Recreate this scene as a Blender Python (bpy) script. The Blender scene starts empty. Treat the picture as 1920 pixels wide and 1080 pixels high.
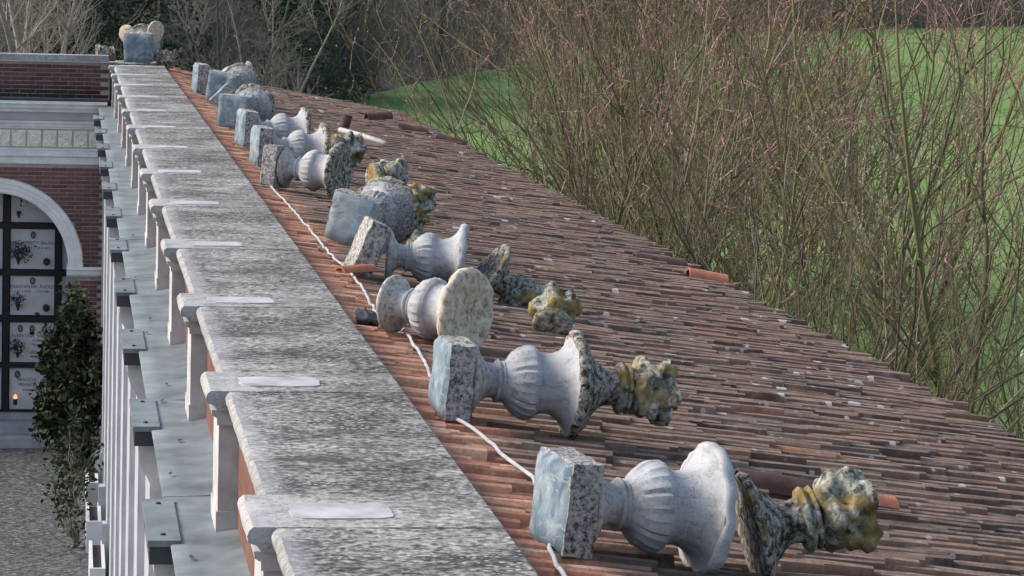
import bpy, math, random
import numpy as np
from mathutils import Vector, Matrix, noise

S = bpy.context.scene
COL = S.collection
R = math.radians
rng = np.random.default_rng(7)
random.seed(7)

# ------------------------------------------------------------------ camera, sky, sun, exposure
H = 1.9                                    # eye height above the parapet coping (coping top is z = 0)
cd = bpy.data.cameras.new('camera')
cam = bpy.data.objects.new('camera', cd)
COL.objects.link(cam)
MC = ((0.9903653951622049, -0.011884955225273936, -0.13796786547781),
      (-0.13591202773430536, 0.10751494947580918, -0.9848697661906185),
      (0.026538741160033495, 0.9941324275359433, 0.10486377705925584))
mw = Matrix(MC).to_4x4()
mw.translation = (0, 0, H)
cam.matrix_world = mw
cd.sensor_width = 36
cd.lens = 112.5
cd.clip_end = 3000
S.camera = cam

W = bpy.data.worlds.new('World')
S.world = W
W.use_nodes = True
wn = W.node_tree
bg = wn.nodes['Background']
sky = wn.nodes.new('ShaderNodeTexSky')
sky.sky_type = 'NISHITA'
sky.sun_disc = False
sky.sun_elevation = R(36)
sky.sun_rotation = R(-75)
sky.dust_density = 3.0
sky.ozone_density = 1.0
wn.links.new(sky.outputs[0], bg.inputs[0])
bg.inputs[1].default_value = 0.148
sl = bpy.data.lights.new('sun', 'SUN')
sl.energy = 1.6
sl.angle = R(26)
sl.color = (1, .97, .93)
sun = bpy.data.objects.new('sun', sl)
COL.objects.link(sun)
sd = Vector((math.sin(R(-75)) * math.cos(R(36)), math.cos(R(-75)) * math.cos(R(36)), math.sin(R(36))))
sun.rotation_euler = sd.to_track_quat('Z', 'Y').to_euler()
S.view_settings.view_transform = 'Standard'
S.view_settings.look = 'None'
S.view_settings.gamma = 1
S.view_settings.exposure = 0.76
S.cycles.max_bounces = 6

# ------------------------------------------------------------------ material helpers
class NT:
    def __init__(s, name, rough=.85, spec=.3):
        s.m = bpy.data.materials.new(name)
        s.m.use_nodes = True
        s.t = s.m.node_tree
        s.b = s.t.nodes['Principled BSDF']
        s.b.inputs['Roughness'].default_value = rough
        s.b.inputs['Specular IOR Level'].default_value = spec
    def n(s, typ, **kw):
        x = s.t.nodes.new('ShaderNode' + typ)
        for k, v in kw.items():
            setattr(x, k, v)
        return x
    def put(s, sock, v):
        if hasattr(v, 'is_output'):
            s.t.links.new(v, sock)
        elif isinstance(v, (tuple, list)) and len(v) == 3 and sock.type == 'RGBA':
            sock.default_value = (*v, 1)
        else:
            sock.default_value = v
    def pos(s):
        return s.n('NewGeometry').outputs['Position']
    def obj(s, shift=True):
        v = s.n('TexCoord').outputs['Object']
        if not shift:
            return v
        r = s.n('ObjectInfo').outputs['Random']
        return s.vadd(v, s.math('MULTIPLY', r, 37.0))
    def island(s):
        return s.n('NewGeometry').outputs['Random Per Island']
    def orand(s):
        return s.n('ObjectInfo').outputs['Random']
    def math(s, op, a, b=0.0, clamp=False):
        x = s.n('Math', operation=op, use_clamp=clamp)
        s.put(x.inputs[0], a)
        s.put(x.inputs[1], b)
        return x.outputs[0]
    def vadd(s, a, b):
        x = s.n('VectorMath', operation='ADD')
        s.put(x.inputs[0], a)
        s.put(x.inputs[1], b)
        return x.outputs[0]
    def vmul(s, a, b):
        x = s.n('VectorMath', operation='MULTIPLY')
        s.put(x.inputs[0], a)
        s.put(x.inputs[1], b)
        return x.outputs[0]
    def sep(s, v):
        x = s.n('SeparateXYZ')
        s.put(x.inputs[0], v)
        return x.outputs
    def noise(s, vec, scale, detail=4, rough=.55, dist=0.0):
        x = s.n('TexNoise')
        s.put(x.inputs['Vector'], vec)
        x.inputs['Scale'].default_value = scale
        x.inputs['Detail'].default_value = detail
        x.inputs['Roughness'].default_value = rough
        x.inputs['Distortion'].default_value = dist
        return x.outputs['Fac']
    def vor(s, vec, scale, out='Distance', rnd=1.0):
        x = s.n('TexVoronoi')
        s.put(x.inputs['Vector'], vec)
        x.inputs['Scale'].default_value = scale
        x.inputs['Randomness'].default_value = rnd
        return x.outputs[out]
    def ramp(s, fac, stops, interp='LINEAR'):
        x = s.n('ValToRGB')
        x.color_ramp.interpolation = interp
        e = x.color_ramp.elements
        while len(e) < len(stops):
            e.new(.5)
        for i, (p, c) in enumerate(stops):
            e[i].position = p
            e[i].color = (*c, 1) if isinstance(c, (tuple, list)) else (c, c, c, 1)
        s.put(x.inputs[0], fac)
        return x.outputs[0]
    def step(s, fac, a, b, lo=0.0, hi=1.0):
        x = s.n('MapRange', interpolation_type='SMOOTHSTEP')
        s.put(x.inputs[0], fac)
        for i, v in enumerate((a, b, lo, hi)):
            x.inputs[i + 1].default_value = v
        return x.outputs[0]
    def mix(s, fac, a, b, mode='MIX'):
        x = s.n('Mix', data_type='RGBA', blend_type=mode)
        s.put(x.inputs[0], fac)
        s.put(x.inputs[6], a)
        s.put(x.inputs[7], b)
        return x.outputs[2]
    def bump(s, h, strength=.5, dist=.01):
        x = s.n('Bump')
        x.inputs['Strength'].default_value = strength
        x.inputs['Distance'].default_value = dist
        s.put(x.inputs['Height'], h)
        s.t.links.new(x.outputs[0], s.b.inputs['Normal'])
    def out(s, col):
        s.put(s.b.inputs['Base Color'], col)
        return s.m

def plain(name, col, rough=.85, var=.25, scale=8.0, metal=0.0, spec=.3):
    t = NT(name, rough, spec)
    f = t.noise(t.pos(), scale, 5, .6)
    lo = tuple(c * (1 - var) for c in col)
    hi = tuple(min(1, c * (1 + var)) for c in col)
    t.b.inputs['Metallic'].default_value = metal
    t.bump(f, .2, .005)
    return t.out(t.ramp(f, [(.3, lo), (.7, hi)]))

def m_coping(pale=0):
    t = NT('pale_weathered_cap' if pale else 'weathered_coping', .9, .2)
    p = t.pos()
    big = t.noise(p, 1.1, 4, .6)
    mid = t.noise(p, 7, 5, .6)
    fine = t.noise(p, 27, 5, .66)
    f = t.math('ADD', t.math('MULTIPLY', fine, .85), t.math('MULTIPLY', mid, .25))
    f = t.math('ADD', f, t.math('MULTIPLY', t.math('SUBTRACT', big, .5), .50))
    c = t.ramp(f, [(.41, (.04, .038, .036)), (.485, (.105, .099, .092)), (.545, (.205, .195, .181)), (.61, (.31, .298, .28)), (.70, (.49, .478, .46))])
    blot = t.noise(t.vadd(p, (2., 6., 4.)), 3.4, 8, .72)
    c = t.mix(t.step(blot, .51, .64, 0, .75), c, (.055, .053, .05))
    c = t.mix(t.step(t.noise(t.vadd(p, (8., 1., 4.)), 2.3, 8, .7), .56, .70, 0, .65), c, (.43, .42, .40))
    if pale:
        fade = t.step(t.math('ADD', t.sep(p)[0], t.math('MULTIPLY', t.math('SUBTRACT', t.noise(t.vadd(p, (5., 2., 2.)), 4, 5, .65), .5), .9)), .70, 1.05, .85, .22)
        c = t.mix(t.math('MULTIPLY', fade, t.step(t.noise(p, 7, 7, .7), .36, .58, .2, 1)), c, (.45, .435, .40))
    # granular black lichen pits and paler worn crystals
    g = t.vor(t.vadd(p, t.vmul(t.n('TexNoise').outputs['Color'], (.05, .05, .05))), 27)
    gc = t.sep(t.vor(p, 27, 'Color'))[0]
    c = t.mix(t.math('MULTIPLY', t.step(g, .22, .42, 1, 0), t.step(gc, .30, .55, 0, .55 if pale else .75)), c, (.032, .031, .03))
    g2 = t.vor(t.vadd(p, (3.3, 1.1, .7)), 34)
    c = t.mix(t.math('MULTIPLY', t.step(g2, .15, .38, 1, 0), t.step(t.noise(p, 2.1, 5, .65), .46, .62, .12, .85)), c, (.56, .55, .525))
    rimx = t.math('ADD', t.sep(p)[0], t.math('MULTIPLY', t.math('SUBTRACT', mid, .5), .12))
    c = t.mix(t.step(rimx, .70, .80, .5, 0), c, (.40, .405, .405))
    och = t.step(t.noise(t.vadd(p, (7., 3., 1.)), 3.2, 5, .65), .58, .74, 0, .3)
    c = t.mix(och, c, (.27, .21, .12))
    t.bump(f, .7, .018)
    return t.out(c)

def m_tile():
    t = NT('old_clay_tile', .9, .15)
    p = t.pos()
    rnd = t.math('FRACT', t.math('ADD', t.orand(), t.island()))
    base = t.ramp(rnd, [(0, (.085, .055, .042)), (.12, (.13, .080, .059)), (.4, (.176, .104, .074)), (.75, (.22, .132, .093)), (.965, (.265, .162, .11)), (1, (.38, .16, .085))])
    org = t.ramp(t.math('FRACT', t.math('MULTIPLY', rnd, 5.3)), [(0, (.46, .20, .125)), (.45, (.58, .29, .18)), (.75, (.70, .43, .28)), (1, (.40, .16, .10))])
    x = t.sep(p)[0]
    edge = t.math('ADD', x, t.math('MULTIPLY', t.math('SUBTRACT', t.noise(p, 1.7, 4, .6), .5), .55))
    edge = t.math('ADD', edge, t.math('MULTIPLY', t.math('SUBTRACT', rnd, .5), .16))
    clean = t.step(edge, 1.70, 1.92, 1, 0)
    c = t.mix(clean, base, org)
    n = t.noise(p, 2.2, 6, .7)
    dark = t.step(n, .48, .62, 0, .78)
    c = t.mix(t.math('MULTIPLY', dark, t.math('SUBTRACT', 1.0, t.math('MULTIPLY', clean, .85))), c, (.05, .04, .04))
    fine = t.noise(p, 45, 5, .7)
    c = t.mix(t.step(fine, .35, .75, 0, .45), c, (.06, .05, .047))
    pale = t.step(t.noise(t.vadd(p, (3., 9., 2.)), 6, 5, .7), .53, .70, 0, .5)
    c = t.mix(t.math('MULTIPLY', pale, t.math('SUBTRACT', 1.0, clean)), c, (.29, .23, .205))
    grn = t.step(t.noise(t.vadd(p, (13., 1., 5.)), .55, 4, .7), .55, .68, 0, .55)
    c = t.mix(t.math('MULTIPLY', grn, t.math('SUBTRACT', 1.0, clean)), c, (.13, .135, .11))
    # round pale lichen rosettes
    wp = t.vadd(p, t.vmul(t.n('TexNoise').outputs['Color'], (.03, .03, .03)))
    d = t.vor(wp, 5.6)
    idc = t.sep(t.vor(wp, 5.6, 'Color'))
    rad = t.math('MULTIPLY', t.math('POWER', idc[0], 1.4), .25)
    spot = t.math('MULTIPLY', t.step(t.math('SUBTRACT', rad, d), 0., .03, 0, 1), t.step(idc[1], .25, .29, 0, .95))
    spot = t.math('MULTIPLY', spot, t.step(x, 2.0, 2.9, 0.0, 1))
    c = t.mix(spot, c, (.56, .56, .52))
    d2 = t.vor(t.vadd(p, (4., 4., 4.)), 9)
    s2 = t.math('MULTIPLY', t.step(d2, .10, .16, 1, 0), t.step(x, 1.9, 2.4, 0, .6))
    c = t.mix(s2, c, (.46, .44, .40))
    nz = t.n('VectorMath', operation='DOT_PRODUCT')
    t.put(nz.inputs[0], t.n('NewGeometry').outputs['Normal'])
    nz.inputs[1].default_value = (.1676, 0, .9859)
    crown_lit = t.math('MULTIPLY', t.step(nz.outputs['Value'], .80, .98, 0, .48), t.step(t.noise(t.vadd(p, (1., 5., 8.)), 8, 6, .7), .36, .62, .15, 1))  # pale lichen tone doubling as painted light on upturned tile crowns
    c = t.mix(t.math('MULTIPLY', crown_lit, t.math('SUBTRACT', 1.0, clean)), c, (.40, .31, .24))
    t.bump(fine, .5, .008)
    return t.out(c)

def m_urn(dirty=0):
    t = NT('weathered_grey_urn' if dirty else 'painted_cement_urn', .8, .25)
    o = t.obj()
    loc = t.obj(False)
    a = t.noise(o, 5, 5, .6)
    c = t.ramp(a, [(.3, (.31, .312, .318)), (.5, (.425, .43, .438)), (.72, (.52, .522, .525))])
    fine = t.noise(o, 55, 5, .7)
    grime = t.noise(t.vadd(o, (5., 2., 7.)), 4.5, 6, .68)
    sp = t.math('MULTIPLY', t.step(t.noise(o, 95, 4, .75), .48, .70, 0, .75), t.step(grime, .38, .66, .10, 1))
    c = t.mix(sp, c, (.10, .10, .10))
    st = t.noise(t.vmul(o, (14., 14., 2.2)), 1.0, 6, .7)
    c = t.mix(t.step(st, .51, .68, 0, .6), c, (.15, .148, .14))
    bl = t.noise(t.vadd(o, (4., 4., 1.)), 3.2, 7, .72)
    c = t.mix(t.math('MULTIPLY', t.step(bl, *((.40, .56, 0, .9) if dirty else (.50, .62, 0, .8))), 1.0 if dirty else t.step(t.orand(), .2, .9, .4, 1)), c, t.ramp(fine, [(.38, (.06, .06, .058)), (.55, (.30, .30, .29)), (.7, (.46, .46, .44))]))
    z = t.sep(loc)[2]
    foot = t.step(t.math('ADD', z, t.math('MULTIPLY', t.math('SUBTRACT', a, .5), .1)), .20, .27, .85, 0)
    fc = t.ramp(t.noise(o, 38, 6, .72), [(.34, (.09, .085, .075)), (.44, (.32, .30, .27)), (.56, (.50, .47, .42)), (.72, (.60, .58, .54))])
    c = t.mix(foot, c, fc)
    warm = t.step(t.noise(t.vadd(o, (1., 8., 3.)), 6, 4, .6), .55, .75, 0, .35)
    c = t.mix(warm, c, (.42, .36, .28))
    t.bump(fine, .35, .006)
    return t.out(c)

def m_plinth():
    t = NT('rough_cement_plinth', .95, .15)
    o = t.obj()
    f = t.noise(o, 48, 6, .72)
    b = t.noise(o, 6, 4, .6)
    f = t.math('ADD', f, t.math('MULTIPLY', t.math('SUBTRACT', b, .5), .25))
    c = t.ramp(f, [(.35, (.05, .047, .043)), (.43, (.19, .18, .165)), (.50, (.36, .34, .315)), (.60, (.52, .50, .47)), (.74, (.64, .63, .60))])
    t.bump(f, .9, .015)
    return t.out(c)

def m_mortar():
    t = NT('bare_bluish_mortar', .8, .3)
    o = t.obj()
    a = t.noise(o, 6, 5, .55, 1.2)
    c = t.ramp(a, [(.28, (.07, .11, .15)), (.45, (.15, .205, .25)), (.58, (.235, .29, .32)), (.75, (.37, .40, .40))])
    v = t.noise(t.vadd(o, (2., 5., 1.)), 4, 4, .6, 2.0)
    ridge = t.step(t.math('ABSOLUTE', t.math('SUBTRACT', v, .5)), 0.0, .022, .40, 0)
    c = t.mix(ridge, c, (.47, .49, .48))
    tan = t.step(t.noise(t.vadd(o, (9., 5., 1.)), 3.4, 4, .6), .56, .70, 0, .6)
    c = t.mix(tan, c, (.31, .30, .26))
    t.bump(a, .5, .02)
    return t.out(c)

def m_rim():
    t = NT('lichen_covered_rim', .95, .15)
    o = t.obj()
    f = t.noise(o, 30, 6, .75)
    c = t.ramp(f, [(.37, (.02, .018, .016)), (.44, (.09, .08, .065)), (.50, (.26, .24, .20)), (.58, (.48, .45, .39)), (.72, (.62, .60, .55))])
    och = t.step(t.noise(t.vadd(o, (3., 3., 9.)), 7, 5, .65), .53, .68, 0, .75)
    c = t.mix(och, c, (.24, .17, .06))
    t.bump(f, .9, .02)
    return t.out(c)

def m_cream():
    t = NT('broken_cream_cement', .95, .15)
    o = t.obj()
    f = t.noise(t.vmul(o, (1., 1., 1.)), 24, 6, .7)
    c = t.ramp(f, [(.34, (.22, .165, .11)), (.44, (.52, .42, .31)), (.56, (.70, .60, .47)), (.74, (.78, .72, .62))])
    t.bump(f, .8, .012)
    return t.out(c)

def m_flame():
    t = NT('lichen_flame_finial', .95, .1)
    o = t.obj()
    f = t.noise(o, 22, 6, .72)
    c = t.ramp(f, [(.34, (.035, .035, .028)), (.43, (.14, .14, .11)), (.51, (.32, .32, .27)), (.60, (.50, .50, .45)), (.74, (.66, .66, .62))])
    och = t.step(t.noise(t.vadd(o, (3., 1., 4.)), 6, 5, .62), .475, .59, 0, .85)
    c = t.mix(och, c, t.ramp(t.noise(o, 14, 3), [(.3, (.15, .12, .035)), (.5, (.34, .205, .05)), (.7, (.40, .34, .15))]))
    blk = t.step(t.noise(t.vadd(o, (6., 6., 2.)), 9, 5, .65), .57, .68, 0, .9)
    c = t.mix(blk, c, (.022, .022, .016))
    t.bump(f, .9, .02)
    return t.out(c)

def m_brick():
    t = NT('dark_red_brick', .9, .2)
    p = t.pos()
    rnd = t.math('FRACT', t.math('ADD', t.orand(), t.island()))
    c = t.ramp(rnd, [(0, (.115, .066, .062)), (.4, (.165, .085, .076)), (.75, (.20, .105, .09)), (1, (.14, .09, .084))])
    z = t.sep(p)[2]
    low_dark = t.math('MULTIPLY', t.step(t.math('ADD', z, t.math('MULTIPLY', t.noise(p, 3, 4), .25)), -.36, -.02, .85, .15), t.step(z, -.7, -.6, 0, 1))  # parapet bricks darken towards the bottom
    c = t.mix(low_dark, c, (.028, .022, .024))
    f = t.noise(p, 30, 4)
    c = t.mix(t.step(f, .4, .7, 0, .35), c, (.05, .03, .03))
    t.bump(f, .4, .005)
    return t.out(c)

def m_bark(name, stops):
    t = NT(name, .9, .2)
    return t.out(t.ramp(t.island(), stops))

def m_ground():
    t = NT('gravel_court', .95, .1)
    p = t.pos()
    a = t.noise(p, 1.2, 5, .65)
    v = t.vor(p, 24, 'Color')
    g = t.math('ADD', t.math('MULTIPLY', t.sep(v)[0], .5), t.math('MULTIPLY', t.noise(p, 9, 5, .7), .5))
    c = t.ramp(g, [(.25, (.03, .032, .033)), (.5, (.082, .085, .087)), (.72, (.15, .153, .155)), (.87, (.36, .36, .36))])
    c = t.mix(t.step(a, .50, .68, 0, .55), c, (.06, .066, .05))
    t.bump(g, .8, .02)
    return t.out(c)

def m_field():
    t = NT('green_meadow', .95, .1)
    p = t.pos()
    a = t.noise(p, .06, 5, .6)
    b = t.noise(t.vmul(p, (1., .25, 1.)), 1.1, 6, .7)
    f = t.math('ADD', t.math('MULTIPLY', a, .6), t.math('MULTIPLY', b, .4))
    c = t.ramp(f, [(.32, (.105, .185, .048)), (.5, (.155, .265, .070)), (.68, (.22, .325, .10))])
    c = t.mix(t.step(t.noise(t.vadd(p, (3., 7., 0.)), .16, 6, .7), .48, .66, 0, .5), c, (.13, .19, .072))
    c = t.mix(t.step(t.noise(t.vmul(p, (.5, .12, 1.)), .9, 5, .7), .52, .68, 0, .5), c, (.22, .29, .12))
    return t.out(c)

def m_hill():
    t = NT('leaf_litter', .95, .1)
    p = t.pos()
    f = t.noise(p, .5, 7, .7)
    return t.out(t.ramp(f, [(.3, (.045, .041, .039)), (.5, (.095, .084, .077)), (.72, (.15, .13, .115))]))

M = dict(cap=m_coping(1), urn_dirty=m_urn(1), coping=m_coping(), tile=m_tile(), urn=m_urn(), plinth=m_plinth(), mortar=m_mortar(), rim=m_rim(), cream=m_cream(),
         flame=m_flame(), brick=m_brick(), ground=m_ground(), field=m_field(), hill=m_hill())
M['plaster'] = plain('old_plaster', (.46, .455, .45), .9, .3, 5)
M['white'] = plain('white_stone', (.62, .65, .66), .8, .15, 4)
M['litface'] = plain('lit_face_render', (.38, .40, .43), .85, .2, 2)
M['lilac'] = plain('pale_render', (.46, .465, .50), .85, .12, 4)
M['sheet'] = plain('grey_sheet_metal', (.155, .180, .188), .55, .42, 3.1, 0.0, .4)
M['sheetdark'] = plain('dark_shaded_sheet', (.05, .055, .06), .7, .2, 4)
M['patch'] = plain('bare_mortar_patch', (.43, .432, .432), .9, .32, 6)
M['mortarjoint'] = plain('brick_joint', (.36, .31, .29), .95, .2, 20)
M['redwall'] = plain('red_brick_render', (.15, .072, .052), .9, .35, 14)
M['marble'] = plain('pale_marble', (.52, .54, .56), .6, .08, 3)
M['blackstone'] = plain('black_granite', (.012, .012, .015), .5, .3, 9)
M['ink'] = plain('dark_lettering', (.03, .03, .035), .6, .1)
M['bronze'] = plain('dark_bronze', (.035, .03, .025), .5, .3, 20)
M['photo'] = plain('portrait_ceramic', (.16, .16, .16), .4, .6, 18)
M['step'] = plain('worn_step_stone', (.30, .32, .335), .9, .2, 3)
M['cable'] = plain('pale_cable', (.46, .46, .45), .7, .25, 9)
M['pale_tube'] = plain('pale_plastic_tube', (.46, .42, .40), .6, .15, 12)
M['fresh_tile'] = plain('fresh_clay', (.43, .17, .10), .9, .25, 9)
M['dark_tile'] = plain('dark_clay', (.10, .055, .045), .9, .4, 9)
M['lump'] = plain('dark_slate_lump', (.07, .08, .095), .7, .6, 16)
M['deck'] = plain('roof_bed', (.035, .028, .026), .95, .3, 9)
M['willow'] = m_bark('willow_stem', [(0, (.075, .063, .045)), (.35, (.20, .175, .078)), (.65, (.11, .09, .066)), (.85, (.17, .115, .09)), (1, (.36, .31, .23))])
def m_twig():
    t = NT('willow_twig', .9, .2)
    isl = t.island()
    c = t.ramp(isl, [(0, (.11, .095, .05)), (.4, (.20, .175, .078)), (.7, (.155, .12, .085)), (1, (.31, .265, .19))])
    z = t.sep(t.n('TexCoord').outputs['Object'])[2]
    up = t.step(t.math('ADD', z, t.math('MULTIPLY', isl, 2.4)), 6.2, 9.2, 0, .8)
    return t.out(t.mix(up, c, (.34, .18, .17)))
M['willowtwig'] = m_twig()
M['catkin'] = m_bark('reddish_catkin', [(0, (.36, .15, .175)), (.5, (.43, .21, .23)), (1, (.45, .28, .265))])
M['bark'] = m_bark('grey_bark', [(0, (.09, .08, .072)), (.5, (.155, .138, .122)), (1, (.22, .20, .175))])
M['birch'] = m_bark('pale_bark', [(0, (.36, .315, .26)), (1, (.26, .225, .19))])
M['under'] = m_bark('undergrowth_twig', [(0, (.115, .105, .098)), (.5, (.185, .168, .152)), (.8, (.23, .20, .178)), (1, (.19, .19, .125))])
M['ivy'] = m_bark('dark_evergreen_leaf', [(0, (.030, .045, .032)), (.6, (.052, .075, .046)), (1, (.08, .105, .058))])
M['bush'] = m_bark('bush_leaf', [(0, (.010, .017, .010)), (.6, (.022, .034, .017)), (1, (.055, .065, .032))])
M['paleleaf'] = m_bark('pale_dead_leaf', [(0, (.42, .37, .30)), (1, (.55, .50, .44))])
M['petal_p'] = plain('purple_petal', (.22, .07, .22), .8, .3, 30)
M['petal_w'] = plain('white_petal', (.55, .55, .55), .8, .15, 30)
M['petal_d'] = plain('dusty_petal', (.10, .08, .085), .8, .5, 30)
M['gold'] = plain('brass_vase', (.35, .25, .10), .4, .2, 20)
M['debris'] = plain('dark_leaf_bit', (.045, .05, .05), .9, .3, 30)
M['soil'] = plain('dark_soil', (.035, .03, .025), .95, .3, 20)
_t = NT('candle_glow')
_t.b.inputs['Emission Color'].default_value = (1, .35, .2, 1)
_t.b.inputs['Emission Strength'].default_value = 1.0
M['glow'] = _t.out((.6, .15, .1))

# ------------------------------------------------------------------ mesh helpers
def link(name, me, mat=None, parent=None, smooth=None):
    if mat is not None and not me.materials:
        me.materials.append(M[mat] if isinstance(mat, str) else mat)
    o = bpy.data.objects.new(name, me)
    COL.objects.link(o)
    if parent is not None:
        o.parent = parent
    return o

def setmesh(me, sm):
    if sm is True:
        me.polygons.foreach_set('use_smooth', [True] * len(me.polygons))
    elif sm:
        me.polygons.foreach_set('use_smooth', [True] * len(me.polygons))
        me.set_sharp_from_angle(angle=R(sm))
    return me

class MB:
    def __init__(s):
        s.v, s.f = [], []
    def add(s, vs, fs):
        k = len(s.v)
        s.v += [tuple(v) for v in vs]
        s.f += [tuple(i + k for i in f) for f in fs]
        return s
    def box(s, x0, x1, y0, y1, z0, z1, j=0.0):
        vs = [(x, y, z) for z in (z0, z1) for y in (y0, y1) for x in (x0, x1)]
        if j:
            vs = [tuple(c + random.uniform(-j, j) for c in v) for v in vs]
        return s.add(vs, [(0, 2, 3, 1), (4, 5, 7, 6), (0, 1, 5, 4), (2, 6, 7, 3), (0, 4, 6, 2), (1, 3, 7, 5)])
    def prism_y(s, prof, y0, y1):
        """closed profile of (x, z) swept along y"""
        n = len(prof)
        vs = [(x, y0, z) for x, z in prof] + [(x, y1, z) for x, z in prof]
        fs = [(i, (i + 1) % n, n + (i + 1) % n, n + i) for i in range(n)] + [tuple(range(n))[::-1], tuple(range(n, 2 * n))]
        return s.add(vs, fs)
    def prism_x(s, prof, x0, x1):
        n = len(prof)
        vs = [(x0, y, z) for y, z in prof] + [(x1, y, z) for y, z in prof]
        fs = [(i, (i + 1) % n, n + (i + 1) % n, n + i) for i in range(n)] + [tuple(range(n))[::-1], tuple(range(n, 2 * n))]
        return s.add(vs, fs)
    def lathe(s, prof, segs=32, fn=None, cap=True):
        """profile of (a, r) about local z"""
        vs = []
        for i, (a, r) in enumerate(prof):
            for k in range(segs):
                th = 2 * math.pi * k / segs
                rr = fn(a, r, th) if fn else r
                vs.append((rr * math.cos(th), rr * math.sin(th), a))
        fs = []
        for i in range(len(prof) - 1):
            for k in range(segs):
                k2 = (k + 1) % segs
                fs.append((i * segs + k, i * segs + k2, (i + 1) * segs + k2, (i + 1) * segs + k))
        if cap:
            fs.append(tuple(range(segs))[::-1])
            m = (len(prof) - 1) * segs
            fs.append(tuple(range(m, m + segs)))
        return s.add(vs, fs)
    def tube(s, pts, r, sides=6, caps=True):
        P = [Vector(p) for p in pts]
        rr = r if isinstance(r, (list, tuple)) else [r] * len(P)
        vs, n = [], len(P)
        for i, p in enumerate(P):
            t = (P[min(i + 1, n - 1)] - P[max(i - 1, 0)]).normalized()
            u = t.cross(Vector((0.21, .33, .92))).normalized()
            w = t.cross(u)
            for k in range(sides):
                th = 2 * math.pi * k / sides
                vs.append(p + (u * math.cos(th) + w * math.sin(th)) * rr[i])
        fs = [(i * sides + k, i * sides + (k + 1) % sides, (i + 1) * sides + (k + 1) % sides, (i + 1) * sides + k) for i in range(n - 1) for k in range(sides)]
        if caps:
            fs += [tuple(range(sides))[::-1], tuple(range((n - 1) * sides, n * sides))]
        return s.add(vs, fs)
    def mesh(s, name, smooth=None):
        me = bpy.data.meshes.new(name)
        me.from_pydata(s.v, [], s.f)
        me.update()
        return setmesh(me, smooth)
    def build(s, name, mat, parent=None, smooth=None):
        return link(name, s.mesh(name, smooth), mat, parent)

def displace(me, amp, freq, seed=0.0, octs=3, along=None):
    n = len(me.vertices)
    co = np.empty(n * 3)
    me.vertices.foreach_get('co', co)
    co = co.reshape(-1, 3)
    nr = np.empty(n * 3)
    me.vertices.foreach_get('normal', nr)
    nr = nr.reshape(-1, 3)
    off = Vector((seed * 3.1, seed * 1.7, seed * 5.3))
    for i in range(n):
        d = noise.fractal(Vector(co[i]) * freq + off, 1.0, 2.0, octs)
        co[i] += nr[i] * d * amp
    me.vertices.foreach_set('co', co.ravel())
    me.update()

def np_mesh(name, V, Q, mat, smooth=False):
    """V (n,3), Q (m,4 or 3)"""
    me = bpy.data.meshes.new(name)
    V = np.ascontiguousarray(V, dtype=np.float32)
    Q = np.ascontiguousarray(Q, dtype=np.int32)
    k = Q.shape[1]
    me.vertices.add(len(V))
    me.vertices.foreach_set('co', V.ravel())
    me.loops.add(Q.size)
    me.loops.foreach_set('vertex_index', Q.ravel())
    me.polygons.add(len(Q))
    me.polygons.foreach_set('loop_start', np.arange(0, Q.size, k, dtype=np.int32))
    me.update(calc_edges=True)
    me.validate()
    me.materials.append(M[mat])
    if smooth:
        me.polygons.foreach_set('use_smooth', np.ones(len(Q), dtype=bool))
    return me

def tubes(P, Rr, sides=3):
    """P (n,k,3) paths, Rr (n,k) radii -> verts, quads"""
    n, k, _ = P.shape
    T = np.gradient(P, axis=1)
    T /= np.linalg.norm(T, axis=2, keepdims=True) + 1e-9
    ref = np.array([.31, .87, .11])
    U = np.cross(T, ref)
    U /= np.linalg.norm(U, axis=2, keepdims=True) + 1e-9
    Wv = np.cross(T, U)
    th = 2 * np.pi * np.arange(sides) / sides
    V = P[:, :, None, :] + Rr[:, :, None, None] * (U[:, :, None, :] * np.cos(th)[None, None, :, None] + Wv[:, :, None, :] * np.sin(th)[None, None, :, None])
    idx = np.arange(n * k * sides).reshape(n, k, sides)
    nx = np.roll(idx, -1, axis=2)
    Q = np.stack([idx[:, :-1], nx[:, :-1], nx[:, 1:], idx[:, 1:]], -1)
    return V.reshape(-1, 3), Q.reshape(-1, 4)

def joinvq(parts):
    V, Q, o = [], [], 0
    for v, q in parts:
        V.append(v)
        Q.append(q + o)
        o += len(v)
    return np.concatenate(V), np.concatenate(Q)

def leafquads(C, size, jit=.4, asp=.6):
    n = len(C)
    a = rng.normal(size=(n, 3))
    a /= np.linalg.norm(a, axis=1, keepdims=True)
    b = np.cross(a, rng.normal(size=(n, 3)))
    b /= np.linalg.norm(b, axis=1, keepdims=True)
    s = size * (1 + jit * rng.uniform(-1, 1, (n, 1)))
    a, b = a * s, b * s * asp
    V = np.stack([C - a, C - b * .9, C + a, C + b * .9], 1).reshape(-1, 3)
    Q = np.arange(4 * n).reshape(n, 4)
    return V, Q

def tag(o, label, cat, group=None, kind=None):
    o['label'] = label
    o['category'] = cat
    if group:
        o['group'] = group
    if kind:
        o['kind'] = kind
    return o

def thing(name, label, cat, loc=(0, 0, 0), group=None):
    o = bpy.data.objects.new(name, None)
    o.empty_display_size = .2
    COL.objects.link(o)
    o.location = loc
    return tag(o, label, cat, group)

def structure(o):
    o['kind'] = 'structure'
    return o

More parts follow.
